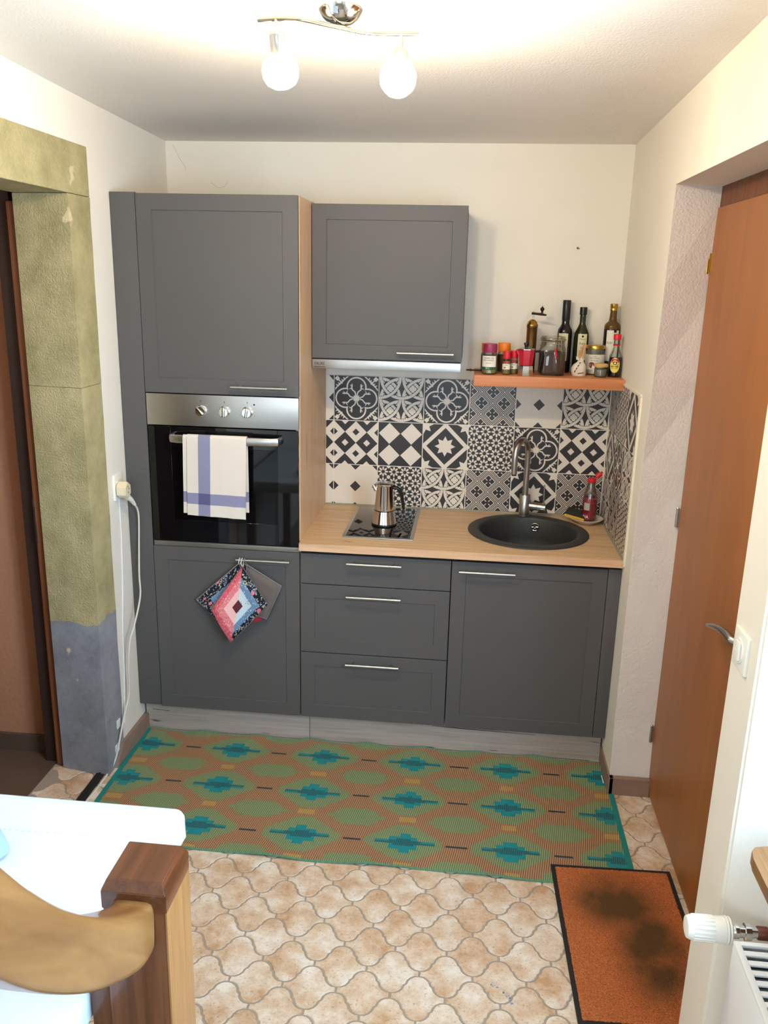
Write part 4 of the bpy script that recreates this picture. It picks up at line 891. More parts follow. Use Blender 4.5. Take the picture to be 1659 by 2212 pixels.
sj = spice('spice_jar', 0.773, 0.500, 0.0285, 0.119, 0.087, 'orange_lid', 'herbs_brown', 'orange-lidded spice jar standing right behind the purple-lidded jar', 'spice jar', 'large spice jars')
dup(sj, (0.705, 0.462, ZS), 'orange-lidded spice jar hidden directly behind the purple-lidded jar, at shelf end', 'large spice jars')
t = spice('spice_jar', 0.7125, 0.388, 0.0310, 0.122, 0.091, 'purple_lid', 'herbs', 'purple-lidded herb jar with white and green label', 'spice jar', 'large spice jars')
bm = nb(); arc_patch(bm, 0.7125, 0.388, 0.0315, ZS+0.031, ZS+0.075, FA-62, FA+62, 16); lb = obj('label', bm, 'label', t)
bm = nb(); arc_patch(bm, 0.7125, 0.388, 0.0317, ZS+0.019, ZS+0.031, FA-62, FA+62, 16); obj('green_band', bm, 'label_green', lb)
bm = nb(); text_wrap(bm, '19 ?', 0.011, 0.7125, 0.388, 0.0322, ZS+0.025, FA-8); obj('lettering', bm, 'ink_white', lb, None)
bm = nb(); text_wrap(bm, 'HERBES DE', 0.0085, 0.7125, 0.388, 0.0320, ZS+0.066, FA); text_wrap(bm, 'PROVENCE', 0.0085, 0.7125, 0.388, 0.0320, ZS+0.057, FA); text_wrap(bm, 'FRANCE', 0.006, 0.7125, 0.388, 0.0320, ZS+0.046, FA); obj('lettering', bm, 'ink', lb, None)
sm = spice('spice_jar', 0.7815, 0.388, 0.0170, 0.094, 0.067, 'red_lid', 'herbs', 'small red-lidded spice jar in front of the orange-lidded jar', 'spice jar', 'small red-lidded spice jars')
bm = nb(); arc_patch(bm, 0.7815, 0.388, 0.0174, ZS+0.022, ZS+0.044, FA-65, FA+65, 14); lb = obj('label', bm, 'label', sm)
bm = nb(); oval_patch(bm, 0.7815, 0.388, 0.0177, ZS+0.051, 0.010, 0.0045, FA); obj('emblem', bm, 'ink_red', sm); bm = nb(); oval_patch(bm, 0.7815, 0.388, 0.0179, ZS+0.029, 0.006, 0.004, FA-15, 8); obj('picture', bm, 'herbs', lb)
bm = nb(); text_wrap(bm, 'HERBES', 0.005, 0.7815, 0.388, 0.0179, ZS+0.039, FA); obj('lettering', bm, 'ink', lb, None)
dup(sm, (0.8125, 0.420, ZS), 'small red-lidded spice jar just left of the red moka pot', 'small red-lidded spice jars')
# red moka
rk = thing('moka_pot', 'small red and silver moka pot on the wall shelf', 'moka pot', (0.858, 0.375, ZS)); x, y = 0.858, 0.375
def octo(bm, prof, x, y, n=8, rot=PI/8):
    rings = []
    for r, h in prof: rings.append([bm.verts.new((x+r*math.cos(2*PI*k/n+rot), y+r*math.sin(2*PI*k/n+rot), h)) for k in range(n)])
    for i in range(len(rings)-1):
        for k in range(n): bm.faces.new((rings[i][k], rings[i][(k+1) % n], rings[i+1][(k+1) % n], rings[i+1][k]))
    bm.faces.new(rings[0][::-1]); bm.faces.new(rings[-1]); return bm
bm = nb(); octo(bm, [(0.033, ZS+0.0003), (0.034, ZS+0.004), (0.030, ZS+0.040)], x, y); obj('base', bm, 'chrome', rk, 20)
bm = nb(); octo(bm, [(0.0265, ZS+0.041), (0.0285, ZS+0.044), (0.0345, ZS+0.102), (0.0345, ZS+0.104)], x, y); tube(bm, [(x-0.028, y-0.006, ZS+0.085), (x-0.040, y-0.008, ZS+0.104)], [0.009, 0.004], 8); obj('body', bm, 'red', rk, 20)
bm = nb(); octo(bm, [(0.0355, ZS+0.104), (0.0355, ZS+0.107), (0.012, ZS+0.114), (0.002, ZS+0.115)], x, y); obj('lid', bm, 'nickel', rk, 20)
bm = nb(); lathe(bm, [(0.007, ZS+0.113), (0.007, ZS+0.120), (0.011, ZS+0.126), (0.010, ZS+0.131), (0.004, ZS+0.132)], x-0.002, y, 16); obj('knob', bm, 'black', rk)
bm = nb(); tube(bm, [(x+0.033, y, ZS+0.097), (x+0.052, y+0.002, ZS+0.099), (x+0.061, y+0.002, ZS+0.085), (x+0.060, y+0.002, ZS+0.060), (x+0.053, y+0.002, ZS+0.018)], [0.006, 0.008, 0.008, 0.007, 0.006], 10, sq=(1.2, 0.7)); obj('handle', bm, 'black', rk)
# pepper mill
pm = thing('pepper_mill', 'antique brass pepper mill with crank on the shelf', 'pepper mill', (0.880, 0.495, ZS)); x, y = 0.882, 0.495
bm = nb(); lathe(bm, [(0.0215, ZS+0.0003), (0.0215, ZS+0.006), (0.0205, ZS+0.010), (0.0215, ZS+0.10), (0.022, ZS+0.186), (0.0235, ZS+0.188), (0.0235, ZS+0.191), (0.022, ZS+0.193)], x, y, 32); obj('body', bm, 'old_brass', pm)
bm = nb(); lathe(bm, [(0.0240, ZS+0.194), (0.0240, ZS+0.197), (0.0215, ZS+0.200), (0.018, ZS+0.210), (0.010, ZS+0.217), (0.004, ZS+0.219)], x, y, 32); obj('dome', bm, 'brass', pm)
bm = nb(); cyl(bm, (x+0.002, y, ZS+0.217), (x+0.003, y, ZS+0.252), 0.003, seg=10); obj('shaft', bm, 'nickel', pm)
bm = nb(); tube(bm, [(x-0.006, y-0.001, ZS+0.243), (x+0.010, y-0.003, ZS+0.242), (x+0.034, y-0.006, ZS+0.240), (x+0.055, y-0.008, ZS+0.237)], [0.0055, 0.005, 0.0055, 0.003], 8); ck = obj('crank', bm, 'dark_bronze', pm)
bm = nb(); lathe(bm, [(0.004, ZS+0.242), (0.0045, ZS+0.252), (0.0085, ZS+0.259), (0.0085, ZS+0.264), (0.003, ZS+0.269), (0.0015, ZS+0.272), (0.001, ZS+0.274)], x+0.036, y-0.006, 16); obj('crank_knob', bm, 'dark_bronze', ck)
# clamp jar (squarish)
cj = thing('clamp_jar', 'square glass clamp jar filled with dark ground coffee', 'jar', (0.967, 0.445, ZS)); x, y = 0.967, 0.438
def sqlathe(bm, prof, x, y, n=32, p=5.0, rot=0.0):
    rings = []
    for r, h, sq in prof:
        ring = []
        for k in range(n):
            t = 2*PI*k/n; c_, s_ = math.cos(t), math.sin(t); q = (abs(c_)**p+abs(s_)**p)**(-1/p); rr = r*(1+(q-1)*sq)
            a, b_ = rr*c_, rr*s_; ring.append(bm.verts.new((x+a*math.cos(rot)-b_*math.sin(rot), y+a*math.sin(rot)+b_*math.cos(rot), h)))
        rings.append(ring)
    for i in range(len(rings)-1):
        for k in range(n): bm.faces.new((rings[i][k], rings[i][(k+1) % n], rings[i+1][(k+1) % n], rings[i+1][k]))
    bm.faces.new(rings[0][::-1]); bm.faces.new(rings[-1]); return bm
bm = nb(); sqlathe(bm, [(0.046, ZS+0.0003, 1), (0.052, ZS+0.004, 1), (0.0535, ZS+0.015, 1), (0.0535, ZS+0.095, 1), (0.050, ZS+0.112, .7), (0.046, ZS+0.120, .2), (0.046, ZS+0.134, 0)], x, y); obj('jar', bm, 'glass', cj)
bm = nb(); sqlathe(bm, [(0.044, ZS+0.005, 1), (0.050, ZS+0.010, 1), (0.050, ZS+0.092, 1), (0.020, ZS+0.098, 1)], x, y); obj('contents', bm, 'coffee', cj)
bm = nb(); lathe(bm, [(0.048, ZS+0.137), (0.050, ZS+0.139), (0.050, ZS+0.150), (0.046, ZS+0.156), (0.001, ZS+0.157)], x, y, 36); obj('lid', bm, 'glass', cj)
bm = nb(); lathe(bm, [(0.047, ZS+0.134), (0.0485, ZS+0.1355), (0.047, ZS+0.137)], x, y, 36); obj('seal', bm, mat('tan_rubber_seal', '#B08C5A', 0.6), cj)
bm = nb()
for zz, rr in ((ZS+0.128, 0.0485), (ZS+0.144, 0.0515)): tube(bm, [(x+rr*math.cos(2*PI*i/32), y+rr*math.sin(2*PI*i/32), zz) for i in range(33)], 0.0013, 6, cap=False)
tube(bm, [(x+0.043, y-0.030, ZS+0.128), (x+0.050, y-0.034, ZS+0.112), (x+0.050, y-0.036, ZS+0.092), (x+0.040, y-0.044, ZS+0.088), (x+0.030, y-0.048, ZS+0.105), (x+0.028, y-0.045, ZS+0.144)], 0.0015, 6)
tube(bm, [(x-0.048, y-0.01, ZS+0.128), (x-0.052, y-0.02, ZS+0.118), (x-0.040, y-0.035, ZS+0.128)], 0.0015, 6)
obj('wire_clamp', bm, 'nickel', cj)
bm = nb(); tube(bm, [(x+0.006, y-0.055, ZS+0.110), (x+0.008, y-0.0552, ZS+0.095), (x+0.010, y-0.0555, ZS+0.080)], [0.0045, 0.004, 0.0035], 8); cyl(bm, (x+0.010, y-0.0555, ZS+0.080), (x+0.013, y-0.0555, ZS+0.066), 0.003, 0.001, 8); obj('measuring_spoon', bm, 'red_lid', cj)
# bottles
def bottle(name, x, y, prof, m, label, cap, capm, group='oil bottles at the back of the shelf'):
    t = thing(name, label, 'bottle', (x, y, ZS), group); bm = nb(); lathe(bm, [(r, ZS+h) for r, h in prof], x, y, 36); obj('glass_body', bm, m, t)
    bm = nb(); lathe(bm, [(r, ZS+h) for r, h in cap], x, y, 28); obj('cap', bm, capm, t); return t
t = bottle('oil_bottle', 1.024, 0.562, [(0.027, .0003), (0.0305, .004), (0.0305, .165), (0.029, .178), (0.022, .189), (0.0165, .200), (0.015, .219)], 'dark_glass', 'tall black bottle with plain cream label behind the coffee jar', [(0.0155, .216), (0.0168, .220), (0.0170, .296), (0.0155, .298)], 'black')
bm = nb(); arc_patch(bm, 1.024, 0.562, 0.0309, ZS+0.05, ZS+0.163, FA-48, FA+32, 12); obj('label', bm, 'label_cream', t)
t = bottle('oil_bottle', 1.094, 0.560, [(0.028, .0003), (0.0315, .004), (0.0315, .148), (0.029, .166), (0.018, .190), (0.0125, .205), (0.0125, .246)], 'green_glass', 'dark green oil bottle with tall cream label, beside the tall black bottle', [(0.0140, .241), (0.0158, .243), (0.0150, .247), (0.0152, .269), (0.0145, .271)], 'black')
bm = nb(); arc_patch(bm, 1.094, 0.560, 0.0319, ZS+0.055, ZS+0.163, FA-22, FA+48, 12); lb = obj('label', bm, 'label_cream', t)
bm = nb(); oval_patch(bm, 1.094, 0.560, 0.0323, ZS+0.153, 0.005, 0.0045, FA+13, 14); obj('emblem', bm, 'ink', lb)
bm = nb(); text_wrap(bm, 'Alnatura', 0.0075, 1.094, 0.560, 0.0323, ZS+0.142, FA+13); obj('lettering', bm, 'ink', lb, None)
bm = nb(); text_wrap(bm, 'Raps', 0.014, 1.094, 0.560, 0.0323, ZS+0.124, FA+13); text_wrap(bm, 'Öl', 0.014, 1.094, 0.560, 0.0323, ZS+0.107, FA+13); obj('lettering', bm, 'ink_grey', lb, None)
t = bottle('oil_bottle', 1.2175, 0.562, [(0.029, .0003), (0.0325, .004), (0.0325, .195), (0.030, .205), (0.0175, .216), (0.0145, .232), (0.0135, .262)], 'amber_glass', 'amber oil bottle with golden screw cap in the shelf corner', [(0.0155, .260), (0.0158, .262), (0.0158, .270), (0.0150, .271), (0.0158, .272), (0.0158, .286), (0.014, .288)], 'gold')
bm = nb(); lathe(bm, [(0.0328, ZS+0.01), (0.0329, ZS+0.1845), (0.0327, ZS+0.185)], 1.2175, 0.562, 36, cap0=False, cap1=False); sl = obj('sleeve', bm, 'black', t)
bm = nb(); arc_patch(bm, 1.2175, 0.562, 0.0332, ZS+0.055, ZS+0.181, FA-35, FA+60, 12); lb = obj('label', bm, 'label', t)
bm = nb(); arc_patch(bm, 1.2175, 0.562, 0.0335, ZS+0.172, ZS+0.182, FA+16, FA+36, 4); obj('label_mark', bm, 'ink', lb)
bm = nb(); text_wrap(bm, 'OLIO', 0.012, 1.2175, 0.562, 0.0335, ZS+0.13, FA-12); obj('lettering', bm, 'ink', lb, None)
t = thing('soy_sauce_bottle', 'small soy sauce bottle with red cap and yellow oval label', 'bottle', (1.220, 0.432, ZS)); x, y = 1.2215, 0.432
bm = nb(); lathe(bm, [(0.024, ZS+.0003), (0.0265, ZS+.004), (0.0262, ZS+.075), (0.025, ZS+.086), (0.018, ZS+.102), (0.0125, ZS+.118), (0.0125, ZS+.132)], x, y, 32); obj('glass_body', bm, 'glass', t)
bm = nb(); lathe(bm, [(0.022, ZS+.003), (0.0250, ZS+.006), (0.0248, ZS+.074), (0.0235, ZS+.080), (0.001, ZS+.081)], x, y, 28); obj('liquid', bm, 'soy', t)
bm = nb(); lathe(bm, [(0.0140, ZS+.126), (0.0145, ZS+.127), (0.0145, ZS+.131), (0.013, ZS+.132)], x, y, 24); lathe(bm, [(0.0125, ZS+.149), (0.0150, ZS+.150), (0.0155, ZS+.170), (0.014, ZS+.172)], x, y, 24); obj('cap', bm, 'red_lid', t)
bm = nb(); lathe(bm, [(0.012, ZS+.132), (0.0135, ZS+.133), (0.0125, ZS+.149)], x, y, 20); obj('pourer', bm, 'soap_glass', t)
bm = nb(); oval_patch(bm, x, y, 0.0270, ZS+0.049, 0.0215, 0.031, FA); lb = obj('label', bm, mat('black_gold_label', '#9A8A62', 0.5), t)
bm = nb(); oval_patch(bm, x, y, 0.0272, ZS+0.049, 0.0195, 0.0290, FA); obj('label_field', bm, 'label_yellow', lb)
bm = nb(); arc_patch(bm, x, y, 0.0274, ZS+0.060, ZS+0.074, FA-32, FA+32, 10); obj('red_arc', bm, 'ink_red', lb)
bm = nb(); oval_patch(bm, x, y, 0.0276, ZS+0.058, 0.0115, 0.0115, FA, 24); obj('emblem_field', bm, 'label_yellow', lb)
bm = nb(); oval_patch(bm, x, y, 0.0278, ZS+0.058, 0.0082, 0.0082, FA, 6); obj('emblem', bm, 'ink', lb)
bm = nb(); text_wrap(bm, 'KIKKOMAN', 0.0068, x, y, 0.0276, ZS+0.044, FA); obj('lettering', bm, 'ink', lb, None)
bm = nb(); oval_patch(bm, x, y, 0.0280, ZS+0.058, 0.0038, 0.0038, FA, 10); obj('emblem', bm, 'ink_white', lb); bm = nb(); text_wrap(bm, 'SOY SAUCE', 0.0048, x, y, 0.0276, ZS+0.036, FA); obj('lettering', bm, 'ink_red', lb, None)
# coconut oil
t = thing('coconut_oil_jar', 'coconut oil jar with gold lid and white label', 'jar', (1.150, 0.520, ZS)); x, y = 1.151, 0.515
bm = nb(); lathe(bm, [(0.037, ZS+.0003), (0.0405, ZS+.004), (0.0405, ZS+.080), (0.038, ZS+.094), (0.0335, ZS+.102), (0.0335, ZS+.108)], x, y, 36); obj('jar', bm, 'glass', t)
bm = nb(); lathe(bm, [(0.035, ZS+.003), (0.0385, ZS+.006), (0.0385, ZS+.078), (0.001, ZS+.080)], x, y, 32); obj('contents', bm, 'oilwhite', t)
bm = nb(); lathe(bm, [(0.0365, ZS+.106), (0.0375, ZS+.107), (0.0375, ZS+.118), (0.035, ZS+.121), (0.001, ZS+.1205)], x, y, 36); obj('lid', bm, 'gold', t)
bm = nb(); arc_patch(bm, x, y, 0.0410, ZS+0.022, ZS+0.084, FA-80, FA+80, 18); lb = obj('label', bm, 'label', t)
bm = nb(); text_wrap(bm, 'HUILE', 0.0065, x, y, 0.0414, ZS+0.077, FA); text_wrap(bm, 'DE COCO', 0.0088, x, y, 0.0414, ZS+0.069, FA); text_wrap(bm, 'désodorisée', 0.0065, x, y, 0.0414, ZS+0.060, FA); obj('lettering', bm, 'ink', lb, None)
bm = nb(); oval_patch(bm, x, y, 0.0413, ZS+0.041, 0.012, 0.0125, FA-14); obj('coconut_picture', bm, 'nut', lb); bm = nb(); oval_patch(bm, x, y, 0.0416, ZS+0.033, 0.0075, 0.006, FA-2); obj('coconut_flesh', bm, 'ink_white', lb)
t = thing('small_jar', 'small glass jar of grey salt with tan lid', 'jar', (1.163, 0.425, ZS)); x, y = 1.164, 0.418
bm = nb(); lathe(bm, [(0.022, ZS+.0003), (0.0250, ZS+.003), (0.0255, ZS+.034), (0.0235, ZS+.041)], x, y, 28); obj('jar', bm, 'glass', t)
bm = nb(); lathe(bm, [(0.021, ZS+.002), (0.0238, ZS+.005), (0.0242, ZS+.032), (0.001, ZS+.033)], x, y, 26); obj('contents', bm, 'grey_powder', t)
bm = nb(); lathe(bm, [(0.0280, ZS+.041), (0.0290, ZS+.043), (0.0288, ZS+.050), (0.025, ZS+.0535), (0.001, ZS+.054)], x, y, 32); obj('lid', bm, 'tan_lid', t)
# paper bag with sticks
t = thing('spice_bag', 'crumpled printed bag with pale sticks poking out', 'bag', (1.080, 0.43, ZS)); x, y = 1.078, 0.43
def bag(bm):
    n = 24; rings = []
    for h, a, b_, ox in ((.0005, .026, .016, .002), (.012, .029, .019, 0), (.030, .030, .020, -.001), (.045, .025, .017, .001), (.056, .014, .010, .004), (.064, .011, .008, .006), (.074, .017, .007, .001)):
        rings.append([bm.verts.new((x+ox+a*math.cos(2*PI*k/n)*(1+.07*math.sin(3*k+h*200)), y+b_*math.sin(2*PI*k/n)*(1+.1*math.sin(5*k+h*90)), ZS+h+(0.006*math.sin(k*1.7) if h > .07 else 0))) for k in range(n)])
    for i in range(len(rings)-1):
        for k in range(n): bm.faces.new((rings[i][k], rings[i][(k+1) % n], rings[i+1][(k+1) % n], rings[i+1][k]))
    bm.faces.new(rings[0][::-1]); return bm
obj('bag', bag(nb()), 'bag', t, 60)
for a, b_ in (((-.004, .006, .05), (.014, .012, .128)), ((.004, -.002, .05), (.022, .002, .126)), ((-.002, -.004, .05), (.006, -.002, .116)), ((.0, .0, .05), (-.003, .004, .104))):
    bm = nb(); cyl(bm, (x+a[0], y+a[1], ZS+a[2]), (x+b_[0], y+b_[1], ZS+b_[2]), 0.0032, seg=8); obj('stick', bm, 'stick', t)
bm = nb()
for q in range(4): tube(bm, [(x-.020+q*.006, y-.0215+abs(q-1.5)*.001, ZS+.016+q*.012), (x-.016+q*.006, y-.0222+abs(q-1.5)*.001, ZS+.024+q*.011)], 0.0018, 6)
obj('print', bm, 'ink', t); bm = nb(); tube(bm, [(x-.006, y-.0205, ZS+.011), (x+.006, y-.0207, ZS+.013), (x+.018, y-.017, ZS+.015)], .0018, 6); obj('print', bm, 'nut', t)
# towel hook rod at the shelf's left end
bm = nb(); tube(bm, [(0.618, 0.47, 1.5455), (0.648, 0.47, 1.5455), (0.70, 0.47, 1.5455)], 0.0035, 8); cyl(bm, (0.634, 0.47, 1.5455), (0.640, 0.47, 1.5455), 0.0055, seg=10); solo('wall_hook', bm, 'dark_bronze', 'small dark metal rod lying across the left end of the shelf', 'rod', (0.65, 0.47, 1.5455))
bm = nb(); cyl(bm, (1.054, 0.602, 2.049), (1.054, 0.594, 2.048), 0.0035, 0.0025, 8); tube(bm, [(1.049, 0.5995, 2.047), (1.054, 0.597, 2.044), (1.061, 0.5995, 2.046)], 0.002, 6); solo('wall_plug', bm, 'ink_grey', 'tiny grey screw plug high on the back wall', 'wall plug', (1.054, 0.6, 2.048))

# ------------------------------------------------------------------ rug and doormat
def rug_img():
    W, H = 2048, 800; X0, X1, Y0, Y1 = -0.6825, 1.268, -0.722, 0.038
    yy, xx = np.mgrid[0:H, 0:W]; x = X0+(xx+.5)/W*(X1-X0); y = Y0+(yy+.5)/H*(Y1-Y0)
    qx, qy = 0.0125, 0.0095                      # weave blocks
    cx = np.round(x/qx)*qx; cy = np.round(y/qy)*qy
    px, py = 0.3705, 0.252; ox, oy = -0.256, -0.334
    dx = (cx-ox+px/2) % px-px/2; dy = (cy-oy+py/2) % py-py/2; ax_, ay_ = np.abs(dx), np.abs(dy)
    hx = px/2-ax_; hy = py/2-ay_                 # distance to the half-offset centre
    ring = ((ax_/0.160+ay_/0.120) < 1.0) & (ay_ < 0.094) & (ax_ < 0.138)
    inner = ((hx/0.125+hy/0.075) < 1.0) & (hy < 0.045) & (hx < 0.085) | ((hx < 0.112) & (hy < 0.007))
    teal = ((ax_ < 0.022) & (ay_ < 0.052)) | ((ax_ < 0.050) & (ay_ < 0.033)) | ((ax_ < 0.105) & (ay_ < 0.0085))
    core = ((ax_/0.085+ay_/0.022) < 1) | ((ax_ < 0.105) & (ay_ < 0.0045))
    dash = (hx < 0.033) & (ay_ < 0.0048)
    yb = (ax_ < 0.030) & (hy < 0.014)
    s = 0.0074; k = ((x+y*0.45)/s+np.floor(y/0.0062)*0.5) % 1.0; st = k < 0.5; st2 = (np.floor(y/0.0045) % 2 < 1)
    def two(a, b): return np.where((st)[..., None], np.array(a), np.array(b))
    org = two((.76, .59, .38), (.34, .25, .26)); grn = two((.60, .64, .42), (.28, .39, .33)); tl = np.ones((H, W, 3))*np.array((.10, .50, .52)); cr = two((.10, .47, .50), (.20, .26, .28))
    ye = two((.80, .64, .32), (.48, .40, .28)); dk = two((.18, .28, .30), (.12, .16, .20))
    im = org
    for m_, c_ in ((inner, grn), (ring, grn), (yb & ~teal, ye), (teal, tl), (core, cr), (dash, dk)): im = np.where(m_[..., None], c_, im)
    fr = np.minimum(x-X0, X1-x) < 0.020; im = np.where(fr[..., None], np.array((.10, .48, .47)), im)
    fe = np.minimum(y-Y0, Y1-y) < 0.009; ed = np.where((((x/0.003) % 1) < .5)[..., None], np.array((.25, .52, .45)), np.array((.45, .58, .42))); im = np.where(fe[..., None], ed, im)
    return im
M['rug'] = img_mat('woven_plastic_rug', rug_img(), 0.6, bump=0.25, spec=0.3)
def rug():
    b = bmesh.new(); uvl = b.loops.layers.uv.new('UVMap'); nx, ny = 150, 24; X0, X1, Y0, Y1 = -0.6825, 1.268, -0.722, 0.038; G = []
    for j in range(ny+1):
        rw = []
        for i in range(nx+1):
            u, v = i/nx, j/ny; x = X0+(X1-X0)*u; y = Y0+(Y1-Y0)*v; ev = max(0, 1-v/0.10); eb = max(0, 1-(1-v)/0.07)
            w = 0.5+0.5*math.sin(x*17+1.2); w2 = 0.5+0.5*math.sin(x*27+0.4)
            x_end = min(1, max(0, (X1-x)/0.12)); z = 0.0035+0.009*ev*w*x_end+0.008*eb*w2*(1 if x < 1.15 else 0)
            y2 = y-0.004*ev*math.sin(x*9)+(0.004*eb*math.sin(x*27)-0.004*eb)
            if j == ny: y2 = min(y2, 0.040)
            rw.append((b.verts.new((x, y2, z)), (u, v)))
        G.append(rw)
    for j in range(ny):
        for i in range(nx):
            q = [G[j][i], G[j][i+1], G[j+1][i+1], G[j+1][i]]; f = b.faces.new([k[0] for k in q])
            for l, k in zip(f.loops, q): l[uvl].uv = k[1]
    bmesh.ops.recalc_face_normals(b, faces=b.faces[:])
    if b.faces[0].normal.z < 0: bmesh.ops.reverse_faces(b, faces=b.faces[:])
    bmesh.ops.solidify(b, geom=b.faces[:], thickness=0.0026); return b
rg = solo('rug', rug(), 'rug', 'green, orange and teal woven plastic rug before the cabinets', 'rug', (0.29, -0.34, 0), smooth=60)
bm = nb(); box(bm, 1.236, 1.2395, -0.125, -0.07, 0.0072, 0.0078); obj('care_tag', bm, 'ink_white', rg)
dm = thing('doormat', 'worn orange doormat with black rubber border and dark dirt stain', 'doormat', (1.19, -0.95, 0))
QT = [(0.987, -0.642), (1.383, -0.628), (1.400, -1.262), (1.006, -1.275)]   # TL TR BR BL
def qp(u, v, z):   # u left->right, v front->back
    a = Vector(QT[3]+(0,)).lerp(Vector(QT[2]+(0,)), u); b = Vector(QT[0]+(0,)).lerp(Vector(QT[1]+(0,)), u); p = a.lerp(b, v); p.z = z; return p
def matz(u, v): return 0.0065+0.0045*max(0, min(1, (v-0.80)/0.12))  # rises over the rug edge
def mat_bm(m, z_add, nx, ny, rough=0.0, th=0.005):
    b = bmesh.new(); rnd = random.Random(3); G = []
    for j in range(ny+1):
        rw = []
        for i in range(nx+1):
            u = m+(1-2*m)*i/nx; mv = m*0.62; v = mv+(1-2*mv)*j/ny; e = (i in (0, nx) or j in (0, ny)); p = qp(u, v, matz(u, v)+z_add+(rnd.uniform(-rough, rough)-(0.002 if e and rough else 0)))
            if rough: p.x += rnd.uniform(-rough, rough)*(1.0 if e else .4); p.y += rnd.uniform(-rough, rough)*(1.0 if e else .4)
            rw.append(b.verts.new(p))
        G.append(rw)
    for j in range(ny):
        for i in range(nx): b.faces.new((G[j][i], G[j][i+1], G[j+1][i+1], G[j+1][i]))
    r = bmesh.ops.extrude_face_region(b, geom=b.faces[:]); bmesh.ops.translate(b, verts=[v for v in r['geom'] if isinstance(v, bmesh.types.BMVert)], vec=(0, 0, -th)); return b
obj('rubber_backing', mat_bm(0.0, 0.0, 4, 30, th=0.003), 'rubber', dm, 30)
obj('pile', mat_bm(0.035, 0.004, 130, 200, 0.0011, th=0.004), 'doormat', dm, None)

# ------------------------------------------------------------------ socket, adapter and cable
t = thing('wall_socket', 'cream wall socket plate on the strip of left wall', 'socket', (XL, -0.07, 1.11))
bm = nb(); box(bm, XL-0.001, XL+0.009, -0.118, -0.036, 1.062, 1.162, 0.003); obj('plate', bm, 'white_plastic', t)
bm = nb(); box(bm, XL+0.009, XL+0.014, -0.102, -0.050, 1.080, 1.140, 0.002); obj('insert', bm, 'cream_plastic', t)
t = thing('plug_adapter', 'cream multi-way plug adapter in the left wall socket', 'adapter', (XL+0.01, -0.085, 1.10))
def hexprism(bm, c, r, x0, x1, sq=1.0):
    a = [bm.verts.new((x0, c[0]+r*math.cos(PI/6+k*PI/3), c[1]+sq*r*math.sin(PI/6+k*PI/3))) for k in range(6)]; b = [bm.verts.new((x1, c[0]+r*math.cos(PI/6+k*PI/3), c[1]+sq*r*math.sin(PI/6+k*PI/3))) for k in range(6)]
    for k in range(6): bm.faces.new((a[k], a[(k+1) % 6], b[(k+1) % 6], b[k]))
    bm.faces.new(a[::-1]); bm.faces.new(b); return bm
bm = nb(); hexprism(bm, (-0.098, 1.103), 0.030, XL+0.014, XL+0.052, 1.1); bmesh.ops.bevel(bm, geom=bm.edges[:], offset=0.0025, segments=2, affect='EDGES'); obj('body', bm, 'cream_plastic', t)
bm = nb()
for (yy, zz) in ((-0.100, 1.118), (-0.092, 1.108), (-0.098, 1.094)): cyl(bm, (XL+0.0515, yy, zz), (XL+0.0528, yy, zz), 0.0025, seg=8)
obj('socket_holes', bm, 'black', t)
cb_ = thing('power_cable', 'white power cable running down from the left wall plug to the floor', 'cable', (-0.66, -0.15, 0))
pl_ = [(-0.662, -0.088, 1.078), (-0.655, -0.062, 1.056), (-0.650, -0.040, 1.030)]
bm = nb(); tube(bm, pl_, [0.015, 0.011, 0.007], 12, sq=(1, .8)); obj('plug', bm, 'white_plastic', cb_)
def smooth_path(P, k=6):
    P = [Vector(p) for p in P]; out = []
    for i in range(len(P)-1):
        p0, p1, p2, p3 = P[max(i-1, 0)], P[i], P[i+1], P[min(i+2, len(P)-1)]
        for s in range(k):
            t = s/k; out.append(0.5*((2*p1)+(-p0+p2)*t+(2*p0-5*p1+4*p2-p3)*t*t+(-p0+3*p1-3*p2+p3)*t**3))
    out.append(P[-1]); return out
cp2 = [(-0.650, -0.040, 1.030), (-0.648, -0.020, 1.005), (-0.650, -0.008, 0.960), (-0.655, -0.010, 0.846), (-0.655, -0.024, 0.733), (-0.655, -0.027, 0.640), (-0.662, -0.085, 0.539), (-0.668, -0.125, 0.485), (-0.672, -0.143, 0.387), (-0.676, -0.146, 0.266), (-0.680, -0.190, 0.200), (-0.684, -0.235, 0.125), (-0.692, -0.268, 0.05), (-0.702, -0.30, 0.014), (-0.706, -0.41, 0.0045), (-0.709, -0.50, 0.0045), (-0.72, -0.80, 0.0045)]
bm = nb(); tube(bm, smooth_path(cp2), 0.0036, 8); obj('cord', bm, mat('white_cord', '#D6D2C4', 0.5), cb_)
cp3 = [(XL+0.004, -0.078, 1.06), (XL+0.004, -0.080, 0.9), (XL+0.003, -0.095, 0.7), (XL+0.004, -0.125, 0.52), (XL+0.003, -0.132, 0.35), (XL+0.004, -0.150, 0.22), (-0.686, -0.185, 0.15)]
bm = nb(); tube(bm, smooth_path(cp3), 0.0030, 8); solo('telephone_wire', bm, 'tape', 'thin painted wire stuck to the left wall beside the power cable', 'wire', (XL, -0.1, 0.1))
bm = nb(); box(bm, XL+0.002, XL+0.006, -0.235, -0.205, 0.150, 0.185, 0.001); box(bm, XL+0.002, XL+0.006, -0.262, -0.228, 0.055, 0.09, 0.001); solo('cable_tape', bm, 'tape', 'scraps of white tape fixing the cable low on the stone jamb', 'tape', (XL, -0.23, 0.05))

